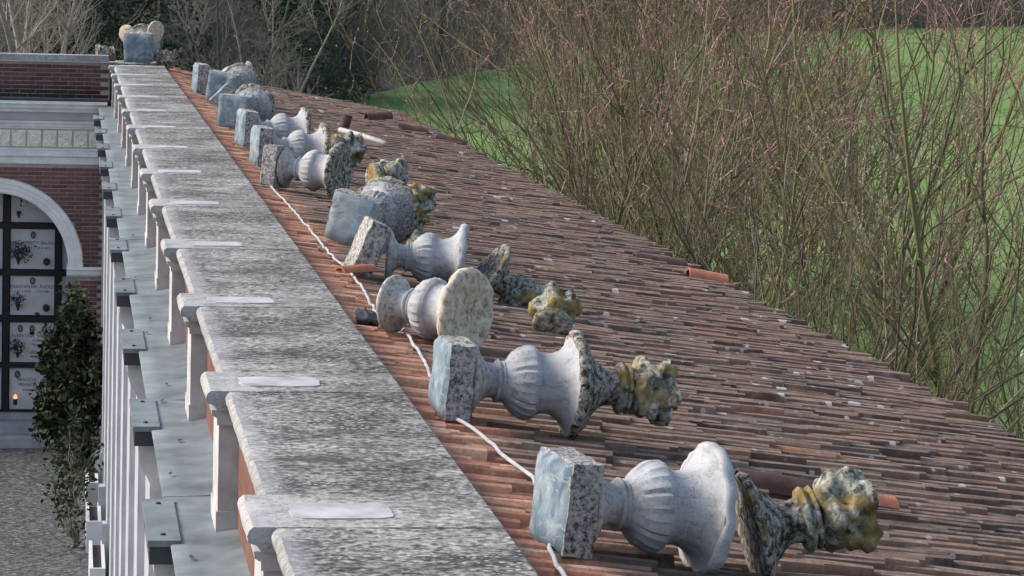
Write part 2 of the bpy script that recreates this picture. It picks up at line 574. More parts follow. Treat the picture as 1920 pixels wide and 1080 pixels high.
# ------------------------------------------------------------------ terrain and setting
GZ = -5.9
structure(MB().box(-60, 900, -60, 1500, GZ - 1.0, GZ - .012).build('ground', 'hill'))
structure(MB().add([(-30, -20, GZ), (.95, -20, GZ), (.95, 49.6, GZ), (-30, 49.6, GZ)], [(0, 1, 2, 3)]).build('gravel_courtyard', 'ground'))
structure(MB().add([(5.6, -20, GZ), (420, -20, GZ), (420, 700, GZ), (5.6, 700, GZ)], [(0, 1, 2, 3)]).build('field', 'field'))
# woodland floor that climbs behind the field boundary
bx = [-60, -20, 13.9, 16.5, 24.5, 41.9, 69.9, 118.6, 300]
by = [60, 104, 160, 174, 199, 254, 328, 392, 560]
def bound(x):
    return np.interp(x, bx, by)
gx = np.linspace(-60, 300, 73)
gd = np.array([0, 6, 14, 30, 60, 120, 220, 400])
V = []
for d in gd:
    for x in gx:
        h = max(0, d - 10) * .34 + (noise.noise(Vector((x * .03, d * .03, 0))) * .05 * d)
        V.append((x - d * .35, bound(x) + d, GZ + .006 + h))
nx = len(gx)
Q = [(j * nx + i, j * nx + i + 1, (j + 1) * nx + i + 1, (j + 1) * nx + i) for j in range(len(gd) - 1) for i in range(nx - 1)]
structure(link('wooded_hill', np_mesh('wooded_hill', np.array(V), np.array(Q), 'hill', True)))

# ------------------------------------------------------------------ parapet
P0, PB = 10.65, 3.2                 # first pilaster and bay length
par = thing('parapet_wall', 'long low parapet capped with lichen-blackened grey coping stones beside the tiled roof', 'parapet', (0, 0, -.62))
yk = [P0 + PB * k for k in range(-1, 13)]
END = 50.2
def coping_prof(x0, x1, th, top=0.0):
    """moulded slab section: rounded nose, cavetto below"""
    return [(x0 + .05, top - th), (x0 + .03, top - th * .72), (x0 + .004, top - th * .62), (x0, top - th * .35), (x0 + .006, top - .012), (x0 + .02, top),
            (x1 - .008, top), (x1, top - .008), (x1, top - th)]
def sweep(prof, y0, y1, ny, amp, seed):
    """subdivided slab with worn edges"""
    # resample the top run so that it can be worn
    pr = []
    for i, (a, b) in enumerate(zip(prof, prof[1:] + prof[:1])):
        d = math.hypot(b[0] - a[0], b[1] - a[1])
        m = max(1, int(d / .06))
        pr += [(a[0] + (b[0] - a[0]) * q / m, a[1] + (b[1] - a[1]) * q / m) for q in range(m)]
    n = len(pr)
    vs, fs = [], []
    for j in range(ny + 1):
        y = y0 + (y1 - y0) * j / ny
        for x, z in pr:
            q = noise.fractal(Vector((x * 6 + seed, y * 4, z * 6)), 1, 2, 3)
            q2 = noise.noise(Vector((x * 16, y * 13 + seed, z * 16)))
            vs.append((x + amp * (q + .5 * q2) * (1 if x < 1 else .3), y, z + amp * .4 * q - amp * .25 * abs(q2)))
    for j in range(ny):
        for i in range(n):
            i2 = (i + 1) % n
            fs.append((j * n + i, j * n + i2, (j + 1) * n + i2, (j + 1) * n + i))
    fs += [tuple(range(n))[::-1], tuple(range(ny * n, (ny + 1) * n))]
    return MB().add([(x, y, z + .62) for x, y, z in vs], fs)
for i, y in enumerate(yk):
    near = y < 26
    hw = .31
    y1 = min(y + hw, END)
    sweep(coping_prof(.595, 1.4505, .085, .002), y - hw, y1, 14 if near else 6, .0025, i * 1.3).build('pilaster_cap', 'cap', par, 40)
    if i + 1 < len(yk):
        a, b = y + hw + .008, min(yk[i + 1] - hw - .008, END)
        sweep(coping_prof(.675, 1.45, .08), a, b, 60 if near else 20, .0025, i * 2.1).build('coping_slab', 'coping', par, 40)
        MB().box(.74, 1.36, y + .2401, yk[i + 1] - .2401, 0, .54).build('brick_panel', 'redwall', par)
    # bare patch left by the urn
    ang = [2 * math.pi * q / 28 for q in range(28)]
    pv = []
    for q in ang:
        c, s_ = math.cos(q), math.sin(q)
        k = 1 / max(abs(c), abs(s_)) ** .85
        rr = 1 + .10 * noise.noise(Vector((c * 2 + i, s_ * 2, i * 3.))) + .04 * noise.noise(Vector((c * 9 + i, s_ * 9, i * 3.)))
        pv.append((.925 + .175 * c * k * rr, y - .02 + .145 * s_ * k * rr))
    n_ = len(pv)
    MB().add([(x, yy, .6265) for x, yy in pv] + [(x, yy, .620) for x, yy in pv],
             [tuple(range(n_))] + [(q, n_ + q, n_ + (q + 1) % n_, (q + 1) % n_) for q in range(n_)]).build('mortar_patch', 'patch', par)
    # pilaster with neck moulding
    MB().box(.655, .80, y - .24, y + .24, 0, .47).build('pilaster', 'plaster', par)
    MB().prism_y([(.62, .535), (.625, .51), (.645, .50), (.645, .47), (.80, .47), (.80, .535)], y - .275, y + .275).build('neck_moulding', 'plaster', par)
    MB().box(.648, .80, y - .247, y + .247, .001, .09).build('pilaster_foot', 'plaster', par)

# ------------------------------------------------------------------ sheet-metal ledge and arcade front below
arc = thing('arcade_front', 'pale courtyard front of the arcade with sheet-metal ledge, block brackets and tall pilasters', 'arcade', (0, 0, GZ))
for k in range(-1, 14):
    a = P0 + PB * k + .55 + (-.1, .12, 0)[k % 3]
    b = P0 + PB * (k + 1) + .55 + (-.1, .12, 0)[(k + 1) % 3] - .012
    b = min(b, 49.2)
    if b - a < .3:
        continue
    ny = 10
    vs, fs = [], []
    for j in range(ny + 1):
        y = a + (b - a) * j / ny
        for x, z in ((.455, -.672), (.448, -.632), (.455, -.625), (.55, -.621), (.66, -.618), (.74, -.60), (.74, -.672)):
            vs.append((x, y, z - GZ + .006 * noise.noise(Vector((x * 7, y * 2.2, k)))))
    for j in range(ny):
        for i in range(7):
            fs.append((j * 7 + i, j * 7 + (i + 1) % 7, (j + 1) * 7 + (i + 1) % 7, (j + 1) * 7 + i))
    fs += [tuple(range(7))[::-1], tuple(range(ny * 7, ny * 7 + 7))]
    MB().add(vs, fs).build('ledge_sheet', 'sheet', arc, 50)
MB().box(.62, .90, 7, 49.25, .02, 5.225).build('arcade_wall', 'lilac', arc)
MB().prism_y([(.47, 5.19), (.48, 5.12), (.55, 5.08), (.56, 4.98), (.62, 4.95), (.62, 5.19)], 7, 49.25).build('cornice', 'lilac', arc)
for k in range(-1, 13):
    y = P0 + PB * k
    y0, y1 = y - .10, min(y + .40, 49.2)
    # front pilaster: shaft, base, and a strip added to tone its lit side
    MB().box(.545, .619, y - .25, min(y + .795, 49.2), .35, 4.93).build('front_pilaster', 'lilac', arc)
    MB().box(.535, .5449, y - .255, min(y + .80, 49.2), .35, 4.93).build('lit_face_strip', 'litface', arc)
    MB().box(.52, .619, y - .29, min(y + .83, 49.2), 0, .35).build('pilaster_base', 'step', arc)
    yb = 13.87 + PB * (k - 1)
    if yb + .5 > 49.2:
        continue
    br = MB().box(.36, .487, yb - .5, yb + .5, 5.185, 5.262).build('bracket', 'sheetdark', arc)  # block coloured dark as the shadow under its cap
    # sheet cap and curved console
    MB().box(.352, .492, yb - .51, yb + .51, 5.2625, 5.290).build('bracket_cap', 'sheet', br)
    pr = [(.38, 5.184), (.385, 5.12), (.40, 5.06), (.43, 5.01), (.455, 4.95), (.47, 4.88), (.50, 4.84), (.545, 4.82), (.545, 5.184)]
    MB().prism_y(pr, yb - .42, yb + .42).build('console', 'plaster', br)
    for dy in (-.38, .38):
        MB().lathe([(5.2902, .012), (5.296, .012), (5.299, .006)], 8).build('rivet', 'debris', br).location = (.42, yb + dy, 0)

for i, (x, y) in enumerate([(.50, 15.1), (.55, 12.1), (.53, 17.5), (.57, 18.2), (.52, 20.6), (.56, 21.4), (.51, 24.0), (.56, 27.5), (.52, 13.0), (.58, 16.1)]):
    mb = MB()
    for q in range(3):
        c = (random.uniform(-.012, .012), random.uniform(-.05, .05))
        mb.add([(c[0] - .010, c[1] - .035, .002), (c[0] + .012, c[1] - .02, .008), (c[0] + .006, c[1] + .04, .012), (c[0] - .010, c[1] + .02, .003)], [(0, 1, 2, 3)])
    o = mb.build('dead_leaf', 'debris')
    o.location = (x, y, -.612)
    o.scale = (.6, .6, .6)
    tag(o, 'dark withered leaf scrap lying on the grey metal ledge', 'leaf', 'leaf scraps on the metal ledge')

# ------------------------------------------------------------------ tiled roof
T = .17
RN = Vector((T, 0, 1)).normalized()
RS = Vector((1, 0, -T)).normalized()
RY = Vector((0, 1, 0))
def roofz(x):
    return -.10 - T * (x - 1.45)
def rp(x, y, h=0.0):
    return Vector((x, y, roofz(x))) + RN * h
roof = thing('tiled_roof', 'long shallow roof of old half-round clay tiles sloping from the parapet to the eave', 'roof', (0, 0, -.9))
OFF = Vector((0, 0, .9))
XE, YE = 5.38, 52.0
mb = MB()
y0, y1 = 6.0, YE
mb.add([Vector(p) + OFF for p in [rp(1.3, y0, -.10), rp(XE - .1, y0, -.10), rp(XE - .1, y1, -.10), rp(1.3, y1, -.10),
        rp(1.3, y0, -.22), rp(XE - .1, y0, -.22), rp(XE - .1, y1, -.22), rp(1.3, y1, -.22)]],
       [(0, 1, 2, 3), (7, 6, 5, 4), (0, 4, 5, 1), (1, 5, 6, 2), (2, 6, 7, 3), (3, 7, 4, 0)])
mb.build('roof_bed', 'deck', roof)
MB().box(5.0, 5.25, 6, YE - .1, GZ + .9 + .01, roofz(5.2) + .9 - .22).build('rear_wall', 'redwall', roof)

PITCH, EXPO, TL = .113, .335, .43
def tile_mesh(seed, flip=False):
    r_ = random.Random(seed)
    segs, nl = 6, 2
    vs, fs = [], []
    th = .010
    for L, off in ((0, 0), (1, th)):
        for j in range(nl + 1):
            u = TL * j / nl
            rad = .030 + .0075 * j / nl + r_.uniform(-.002, .002) - off
            for i in range(segs + 1):
                a = math.pi * i / segs
                cs, sn = math.cos(a), math.sin(a)
                vs.append((u, -math.copysign(abs(cs) ** .86, cs) * rad, max(0, sn) ** .86 * rad * 1.55))
    n1 = (nl + 1) * (segs + 1)
    for j in range(nl):
        for i in range(segs):
            a = j * (segs + 1) + i
            fs.append((a, a + segs + 1, a + segs + 2, a + 1))
            fs.append((n1 + a, n1 + a + 1, n1 + a + segs + 2, n1 + a + segs + 1))
    for i in range(segs):
        a = nl * (segs + 1) + i
        fs.append((a, n1 + a, n1 + a + 1, a + 1))
        fs.append((i, i + 1, n1 + i + 1, n1 + i))
    for j in range(nl):
        for i in (0, segs):
            a, b = j * (segs + 1) + i, (j + 1) * (segs + 1) + i
            fs.append((a, n1 + a, n1 + b, b))
    return vs, fs
variants = [tile_mesh(q) for q in range(6)]
vmesh = []
for vs, fs in variants:
    me = bpy.data.meshes.new('roof_tile')
    me.from_pydata(vs, [], fs)
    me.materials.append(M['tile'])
    vmesh.append(setmesh(me, 35))
BAS = Matrix((RS, RY, RN)).transposed()          # tile frame: u down the slope, y along the wall, n out of the roof
tiles = []
ncol = int((YE - 8.2) / PITCH)
nrow = 12
for c in range(ncol):
    yc = 8.2 + c * PITCH
    so = random.uniform(-.11, .11)
    for r_ in range(nrow):
        u = -.18 + r_ * EXPO + so + random.uniform(-.035, .035)
        if r_ == nrow - 1:
            u = min(u, 4.06 - TL + random.uniform(-.04, .04))
        x = 1.45 + u * RS.x
        if random.random() < .025 and yc > 10:
            continue
        rot = Matrix.Rotation(random.gauss(0, .022) + (random.gauss(0, .07) if random.random() < .04 else 0), 3, 'Z') @ Matrix.Rotation(random.gauss(-.040, .010), 3, 'Y') @ Matrix.Rotation(random.gauss(0, .10), 3, 'X')
        h = -.060 + random.uniform(-.007, .009) + (random.uniform(.0, .020) if random.random() < .14 else 0)
        m = (BAS @ rot).to_4x4()
        m.translation = rp(x, yc + random.gauss(0, .008), h) + OFF
        tiles.append((yc, m, random.randrange(6)))
# the nearest 300 that stand in view are objects, all the others one mesh
CI = mw.inverted()
def seen(p):
    q = CI @ Vector(p)
    if q.z > -1:
        return False
    return abs(q.x / -q.z) < .161 and abs(q.y / -q.z) < .092
order = sorted(range(len(tiles)), key=lambda i: (not seen(tiles[i][1] @ Vector((TL * .7, 0, .06)) - OFF), tiles[i][0]))
near = set(order[:300])
MV, MF, base = [], [], 0
for i, (yc, m, v) in enumerate(tiles):
    if i in near:
        o = bpy.data.objects.new('roof_tile', vmesh[v])
        COL.objects.link(o)
        o.parent = roof
        o.matrix_local = m
    else:
        vs, fs = variants[v]
        A = np.array(vs) @ np.array(m.to_3x3()).T + np.array(m.translation)
        MV.append(A)
        MF.append(np.array(fs) + base)
        base += len(vs)
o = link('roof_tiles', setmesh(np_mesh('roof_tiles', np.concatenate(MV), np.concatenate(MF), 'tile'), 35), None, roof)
o['kind'] = 'stuff'
# hollow channel tiles between the covers
pv, pf = [], []
for c in range(ncol):
    yc = 8.2 + (c + .5) * PITCH
    for r_ in range(nrow):
        ua = max(-.2, r_ * EXPO - .2) + random.uniform(-.05, .05)
        ub = ua + EXPO + .04
        k = len(pv)
        dz = random.uniform(-.004, .004)
        for u, hh in ((ua, -.002), (ub, .012)):
            for i in range(5):
                a = math.pi * i / 4
                pv.append(tuple(rp(1.45 + u * RS.x, yc - math.cos(a) * .046, -.042 - math.sin(a) * .03 + hh + dz) + OFF))
        for i in range(4):
            pf.append((k + i, k + i + 1, k + 6 + i, k + 5 + i))
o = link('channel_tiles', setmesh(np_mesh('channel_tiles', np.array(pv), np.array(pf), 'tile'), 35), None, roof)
o['kind'] = 'stuff'

# ------------------------------------------------------------------ urns
def smoothprof(pts, step=.008):
    out = []
    for (a0, r0), (a1, r1) in zip(pts, pts[1:]):
        m = max(1, int(math.hypot(a1 - a0, r1 - r0) / step))
        out += [(a0 + (a1 - a0) * q / m, r0 + (r1 - r0) * q / m) for q in range(m)]
    return out + [pts[-1]]
def catmull(pts, n=5):
    P = [Vector((*p, 0)) for p in pts]
    P = [P[0] * 2 - P[1]] + P + [P[-1] * 2 - P[-2]]
    out = []
    for i in range(1, len(P) - 2):
        for q in range(n):
            t = q / n
            a, b, c, d = P[i - 1:i + 3]
            v = .5 * ((2 * b) + (c - a) * t + (2 * a - 5 * b + 4 * c - d) * t * t + (3 * b - a - 3 * c + d) * t ** 3)
            out.append((v.x, max(.002, v.y)))
    return out + [pts[-1]]
FOOT = [(.140, .150), (.142, .166), (.155, .171), (.168, .166), (.180, .146), (.198, .113), (.222, .090), (.250, .082), (.270, .085)]
RING = [(.272, .086), (.274, .100), (.282, .106), (.291, .103), (.294, .094), (.300, .096), (.307, .101), (.314, .097)]
BULB = [(.318, .098), (.330, .112), (.352, .137), (.385, .162), (.420, .175), (.448, .177), (.466, .170)]
THROAT = [(.470, .157), (.490, .150), (.520, .145), (.550, .149), (.580, .162), (.606, .184), (.628, .215), (.640, .242)]
def gad(a, r, th):
    w = max(0, min(1, (a - .322) / .03)) * max(0, min(1, (.464 - a) / .02))
    return r + w * (.013 * abs(math.sin(12 * th)) ** .7 - .006)

def frame(axis, up=None):
    a = axis.normalized()
    u = (up or RN)
    x = (u - a * u.dot(a)).normalized()
    y = a.cross(x)
    return Matrix((x, y, a)).transposed().to_4x4()

def axis_of(yaw, lift):
    d = RS * math.cos(R(yaw)) + RY * math.sin(R(yaw))
    return (d * math.cos(R(lift)) + RN * math.sin(R(lift))).normalized()

def plinth_mesh(seed, s=.37, h=.135, chip=0.010):
    n = 9
    mb = MB()
    # six faces as grids
    def grid(o, du, dv, nu, nv):
        vs = [Vector(o) + Vector(du) * i / nu + Vector(dv) * j / nv for j in range(nv + 1) for i in range(nu + 1)]
        mb.add(vs, [(j * (nu + 1) + i, j * (nu + 1) + i + 1, (j + 1) * (nu + 1) + i + 1, (j + 1) * (nu + 1) + i) for j in range(nv) for i in range(nu)])
    a = s / 2
    grid((-a, -a, h), (s, 0, 0), (0, s, 0), n, n)
    grid((-a, -a, .012), (s, 0, 0), (0, 0, h - .012), n, 4)
    grid((a, -a, .012), (0, s, 0), (0, 0, h - .012), n, 4)
    grid((a, a, .012), (-s, 0, 0), (0, 0, h - .012), n, 4)
    grid((-a, a, .012), (0, -s, 0), (0, 0, h - .012), n, 4)
    grid((-a, a, .012), (s, 0, 0), (0, -s, 0), n, n)
    vs = []
    for v in mb.v:
        v = Vector(v)
        # worn corners
        k = max(0, abs(v.x) / a + abs(v.y) / a - 1.78) * .10
        v.x *= 1 - k
        v.y *= 1 - k
        q = Vector((noise.noise(v * 16 + Vector((seed, 0, 0))), noise.noise(v * 16 + Vector((0, seed, 9))), noise.noise(v * 16 + Vector((3, 0, seed)))))
        vs.append(tuple(v + q * chip))
    mb.v = vs
    return mb.mesh('plinth', 38)

def mortar_mesh(seed, s=.37):
    n = 12
    a = s / 2
    vs, fs = [], []
    for j in range(n + 1):
        for i in range(n + 1):
            x, y = -a + s * i / n, -a + s * j / n
            k = max(0, abs(x) / a + abs(y) / a - 1.78) * .10
            e = noise.noise(Vector((x * 9, y * 9, seed)))
            f = min(1, (1 - max(abs(x), abs(y)) / a) * 6)
            vs.append((x * (.985 - k) + .008 * e, y * (.985 - k) - .008 * e, .014 - .022 * f - .012 * f * noise.noise(Vector((x * 6, y * 6, seed + 4)))))
    for j in range(n):
        for i in range(n):
            p = j * (n + 1) + i
            fs.append((p, p + n + 1, p + n + 2, p + 1))
    return MB().add(vs, fs).mesh('mortar_bed', 50)

def body_mesh(seed, segs=66):
    prof = [(.141, .02)] + catmull(FOOT, 4) + smoothprof(RING, .006) + catmull(BULB, 5) + catmull(THROAT, 5)
    # inner bowl back down so that a broken mouth shows a hollow
    prof += [(.655, .244), (.640, .222), (.61, .175), (.56, .135), (.50, .125), (.45, .10), (.44, .02)]
    me = MB().lathe(prof, segs, gad).mesh('bowl', 40)
    displace(me, .0035, 14, seed, 3)
    return me

def rim_mesh(seed, segs=60, plate=True, amp=.016):
    prof = [(.636, .236), (.634, .246), (.640, .256), (.655, .262), (.672, .260), (.684, .252), (.690, .236)]
    prof += [(.688, .205), (.676, .14), (.672, .07), (.671, .01)] if plate else [(.675, .220), (.650, .224)]
    me = MB().lathe(smoothprof(prof, .016), segs).mesh('rim', 60)
    displace(me, amp, 13, seed, 4)
    return me

LID = [(0, .215), (.012, .222), (.028, .216), (.040, .196), (.058, .165), (.085, .130), (.115, .100), (.150, .084), (.185, .082), (.198, .088)]
FRING = [(.200, .10), (.206, .121), (.218, .128), (.230, .121), (.236, .108), (.242, .108), (.248, .120), (.256, .122), (.264, .110)]
def finial_parts(root, seed, z0=0.0, lid=True, lidmat='rim', amp=.010, flame_len=.22, fmat='flame'):
    out = []
    if lid:
        me = MB().lathe([(0.004, .01), (.002, .18)] + catmull(LID, 4), 44).mesh('lid', 50)
        displace(me, amp, 15, seed, 4)
        for v in me.vertices:
            v.co.z += z0
        out.append(link('lid', me, lidmat, root))
    me = MB().lathe(smoothprof([(.196, .02)] + FRING + [(.266, .03)], .01), 40).mesh('ring_moulding', 50)
    displace(me, .005, 18, seed + 3, 4)
    for v in me.vertices:
        v.co.z += z0
    out.append(link('ring_moulding', me, fmat, root))
    # flame: ragged leafy lump
    n, seg = 26, 44
    prof = []
    for i in range(n + 1):
        q = i / n
        r0 = .098 + .038 * min(1, q * 4) * (1 - max(0, q - .8) * .8) - (.06 if q > .97 else 0)
        prof.append((.262 + flame_len * q, max(.012, r0)))
    def fl(a, r, th):
        q = (a - .262) / flame_len
        tw = 5 * th + 3.2 * q + seed
        return r * (1 + .20 * math.sin(tw) * (.3 + .8 * q) + .13 * math.sin(3 * th - 7 * q + seed * 2) + .04 * math.sin(20 * q + 2 * th))
    me = MB().lathe(prof, seg, fl).mesh('flame', 50)
    displace(me, .026, 14, seed + 7, 4)
    for v in me.vertices:
        v.co.z += z0 + .03 * math.sin(v.co.x * 40 + seed) * max(0, v.co.z - .3)
    out.append(link('flame', me, fmat, root))
    return out

def urn(label, x, y, yaw, seed, plinth=True, rim='rim', finial=False, lift=6.0, base_h=.185, origin=None, scale=.91, plate=True, roll=0.0, mat='urn', group='garden urns toppled along the roof'):
    root = thing('toppled_urn', label, 'urn', group=group)
    ax = axis_of(yaw, lift)
    m = frame(ax) @ Matrix.Rotation(R(roll), 4, 'Z')
    c = rp(x - .045, y, base_h * scale)
    if not plinth:
        c -= ax * .14 * scale
    if origin:
        c = Vector(origin)
    m.translation = c
    root.matrix_world = m @ Matrix.Scale(scale, 4)
    if plinth:
        p = link('plinth', plinth_mesh(seed), 'plinth', root)
        link('mortar_bed', mortar_mesh(seed), 'mortar', p)
    link('bowl', body_mesh(seed), mat, root)
    if rim:
        link('rim', rim_mesh(seed, plate=plate), rim, root)
    if finial:
        finial_parts(root, seed, .675)
    return root

def finial(label, pos, axis, seed, up=None, lid=True, lidmat='rim', scale=.93, group='loose flame finials on the roof', fmat='flame'):
    root = thing('flame_finial', label, 'finial', group=group)
    m = frame(Vector(axis), up)
    m.translation = Vector(pos)
    root.matrix_world = m @ Matrix.Scale(scale, 4)
    finial_parts(root, seed, 0.0, lid, lidmat, fmat=fmat)
    return root

def slab(label, pos, axis, seed, spin=0.0, s=.37):
    root = thing('loose_plinth', label, 'plinth')
    m = frame(Vector(axis)) @ Matrix.Rotation(R(spin), 4, 'Z')
    m.translation = Vector(pos)
    root.matrix_world = m
    p = link('block', plinth_mesh(seed, s), 'plinth', root)
    link('mortar_bed', mortar_mesh(seed, s), 'mortar', p)
    return root

urn('nearest toppled urn with broad bluish plinth underside and smooth white bowl', 1.66, 10.68, 12, 1.0, rim='urn', scale=.885, lift=4.5)
urn('complete urn lying with its flame finial still attached, second from the near end', 1.63, 13.74, 4, 2.0, finial=True)
urn('plinthless urn with flared speckled foot and broad cream broken mouth facing out', 1.74, 16.86, -42, 3.0, plinth=False, rim='cream', base_h=.172)
urn('white urn lying between a leaning loose plinth and a grey-lidded finial', 2.02, 20.06, -6, 4.0, plinth=False, rim='urn', base_h=.172, plate=False)
urn('mossy urn turned to show its square blue-grey plinth underside above the cable', 1.98, 22.21, 63, 5.0, scale=.97, mat='urn_dirty', roll=5)
urn('blue-white fluted urn with dark crusted rim and upright speckled plinth', 1.70, 26.96, -28, 6.0, scale=.96)
urn('pale urn behind the dark-rimmed one, thin blue strip down its plinth edge', 1.72, 29.65, 8, 7.0, scale=.98)
urn('small far urn whose rim carries an orange lichen patch', 1.73, 32.42, 10, 8.0, scale=1.0)
urn('far urn with upright square blue plinth underside beside bright orange tiles', 1.82, 35.6, 68, 9.0, scale=1.02, mat='urn_dirty', roll=-5)
urn('far urn showing only its domed rim behind a tilted slab', 1.98, 42.0, 66, 10.0, scale=1.08, mat='urn_dirty')
urn('farthest urn on the roof with thin pale plinth seen edge on', 1.70, 43.6, 6, 11.0, scale=1.1, mat='urn_dirty')

finial('separate finial propped at a slant beside the nearest urn, lid edge to the tiles', rp(2.36, 10.86, .15), axis_of(1, 22), 12.0)
finial('ochre finial lying behind the broken-mouthed urn, grey lid face tipped up', rp(2.60, 19.95, .185), axis_of(8, -27), 13.0)
finial('lidless flame head with orange lichen behind the complete urn', rp(2.80, 18.35, .02) - axis_of(78, 35) * .15, axis_of(78, 35), 14.0, lid=False)
finial('mossy finial standing upright beside the square-bottomed urn', rp(2.50, 23.26, .0), (.12, .1, 1), 15.0, up=RS, lidmat='flame')
finial('yellowish finial lying past the dark crusted urn rim', rp(2.38, 27.4, .17), axis_of(24, 10), 16.0, lid=False, scale=1.05)
finial('greenish finial stub behind the pale far urns', rp(2.45, 32.6, .15), axis_of(20, 2), 17.0, lid=False, scale=1.1)
slab('speckled loose plinth leaning against the white urn foot', rp(1.90, 19.90, .18), -axis_of(4, -14), 18.0, s=.34)
slab('tilted thin far slab with dark underside among the farthest urns', rp(1.88, 41.2, .18), axis_of(-7, -36), 19.0, s=.35)

# corner group on the parapet end
cor = thing('corner_urn', 'big urn at the far parapet corner with blue plinth underside facing out', 'urn')
m = frame(Vector((.12, 1, .05)), Vector((0, 0, 1)))
m.translation = (1.055, 49.95, .245)
cor.matrix_world = m @ Matrix.Scale(1.2, 4)
p = link('plinth', plinth_mesh(21, .37, .16), 'plinth', cor)
link('mortar_bed', mortar_mesh(21), 'mortar', p)
link('bowl', body_mesh(21.), 'urn_dirty', cor)
link('rim', rim_mesh(21.), 'rim', cor)
def disc(label, pos, axis, seed, r=.165):
    me = MB().lathe([(-.02, .01), (-.02, r * .9), (-.012, r), (.012, r), (.022, r * .92), (.035, r * .6), (.06, r * .45), (.10, r * .40), (.102, .01)], 36).mesh('broken_foot', 40)
    displace(me, .008, 16, seed, 3)
    o = link('broken_foot', me, 'cream')
    m = frame(Vector(axis), Vector((0, 0, 1)))
    m.translation = Vector(pos)
    o.matrix_world = m
    return tag(o, label, 'urn fragment')
disc('round cream urn foot turned outward on top of the far corner urn', (1.33, 50.30, .50), (-.62, .75, .15), 3.)
disc('cream urn foot half hidden behind the far corner urn', (.90, 50.45, .44), (.5, .7, .2), 4., .15)
finial('dark mossy finial lying by the far corner urn on the brick side', (.90, 50.25, .15), (-.9, -.1, -.06), 22., Vector((0, 0, 1)), lid=False, scale=1.0, fmat='rim')
finial('dark mossy finial lying by the far corner urn on the roof side', (1.16, 50.25, .12), (.9, -.1, -.12), 23., Vector((0, 0, 1)), lid=False, scale=1.0, fmat='rim')
MB().box(.6, 1.45, 50.22, 51.6, -.5, -.015).build('corner_pad', 'coping', par).location = (0, 0, .62)

# ------------------------------------------------------------------ loose bits on the roof
cab = [(1.68, 26.9), (1.71, 24.65), (1.72, 22.85), (1.72, 20.73), (1.76, 20.11), (1.75, 18.86), (1.70, 17.69), (1.80, 17.22), (1.76, 15.71), (1.72, 14.98), (1.68, 13.89), (1.67, 13.64), (1.73, 13.18), (1.76, 12.6), (1.81, 12.2), (1.69, 11.01), (1.63, 10.55), (1.60, 10.12), (1.59, 9.4)]
fine = []
for (xa, ya), (xb, yb) in zip(cab, cab[1:]):
    m_ = max(2, int(abs(yb - ya) / .12))
    for q in range(m_):
        t_ = q / m_
        y = ya + (yb - ya) * t_
        fine.append(rp(xa + (xb - xa) * t_ + .018 * noise.noise(Vector((y * 3.1, 0, 2))), y, .022 + .016 * noise.noise(Vector((y * 5, 3, 1)))))
o = MB().tube(fine, .0085, 8).build('cable', 'cable', None, True)
tag(o, 'pale wavy cable running down the tiles beneath the fallen urns', 'cable')
def bent(r, L, th=.014, seed=0, arc=180):
    n = 8
    vs, fs = [], []
    for u in (0, L):
        for rr in (r, r - th):
            for i in range(n + 1):
                a = R(90 - arc / 2) + R(arc) * i / n
                vs.append((u, -math.cos(a) * rr, math.sin(a) * rr))
    k = n + 1
    for i in range(n):
        fs += [(i, 2 * k + i, 2 * k + i + 1, i + 1), (k + i, k + i + 1, 3 * k + i + 1, 3 * k + i), (i, i + 1, k + i + 1, k + i), (2 * k + i, 3 * k + i, 3 * k + i + 1, 2 * k + i + 1)]
    fs += [(0, k, 3 * k, 2 * k), (n, 2 * k + n, 3 * k + n, k + n)]
    return MB().add(vs, fs)
def loose(label, x, y, h, yaw, r, L, mat, pitch=0.0, arc=180, flip=0.0):
    o = bent(r, L, arc=arc).build('loose_tile', mat, None, 40)
    m = (BAS @ Matrix.Rotation(R(yaw), 3, 'Z') @ Matrix.Rotation(R(pitch), 3, 'Y') @ Matrix.Rotation(R(flip), 3, 'X')).to_4x4()
    m.translation = rp(x, y, h)
    o.matrix_world = m
    return tag(o, label, 'roof tile', 'displaced tiles on the roof')
loose('long rusty-brown tile lying on the roof between the nearest urn and its finial', 2.83, 13.2, 0.0, 2, .075, .55, 'dark_tile')
loose('pale orange tile shard under the slanted finial head', 3.34, 13.0, .0, 10, .09, .13, 'fresh_tile', arc=110)
loose('bright orange ridge tile overhanging the eave', 5.03, 25.6, -.03, 4, .10, .33, 'fresh_tile')
loose('dark brown ridge tile beside the bright orange one at the eave', 4.78, 26.7, -.04, 6, .085, .46, 'dark_tile')
loose('dark ridge tile near the far end of the eave', 4.62, 45.0, -.03, -3, .11, .42, 'dark_tile')
loose('second dark ridge tile overhanging the far end of the eave', 4.99, 43.5, -.03, -2, .11, .42, 'dark_tile')
loose('broken tile piece standing upright on the far roof', 3.47, 40.6, .02, 60, .07, .19, 'dark_tile', -80)
loose('lifted tile casting a dark hollow on the far roof', 4.1, 44.4, .06, 15, .10, .36, 'dark_tile', -12)
loose('lifted red tile lying beside the loose leaning plinth', 1.66, 19.55, .02, 34, .06, .26, 'fresh_tile', -8, arc=130)
o = MB().tube([rp(3.38, 40.1, .03), rp(3.6, 39.5, .035), rp(3.82, 38.7, .03)], .035, 8).build('plastic_tube', 'pale_tube', None, True)
tag(o, 'pale straight tube lying across the far tiles', 'tube')
me = MB().lathe(smoothprof([(0, .01), (.01, .05), (.04, .065), (.07, .05), (.085, .01)], .012), 20).mesh('slate_lump', 60)
displace(me, .04, 22, 3., 4)
o = link('slate_lump', me, 'lump')
o.location = rp(1.60, 17.0, .0)
tag(o, 'small dark bluish lump wedged between the coping and the cable', 'rubble')

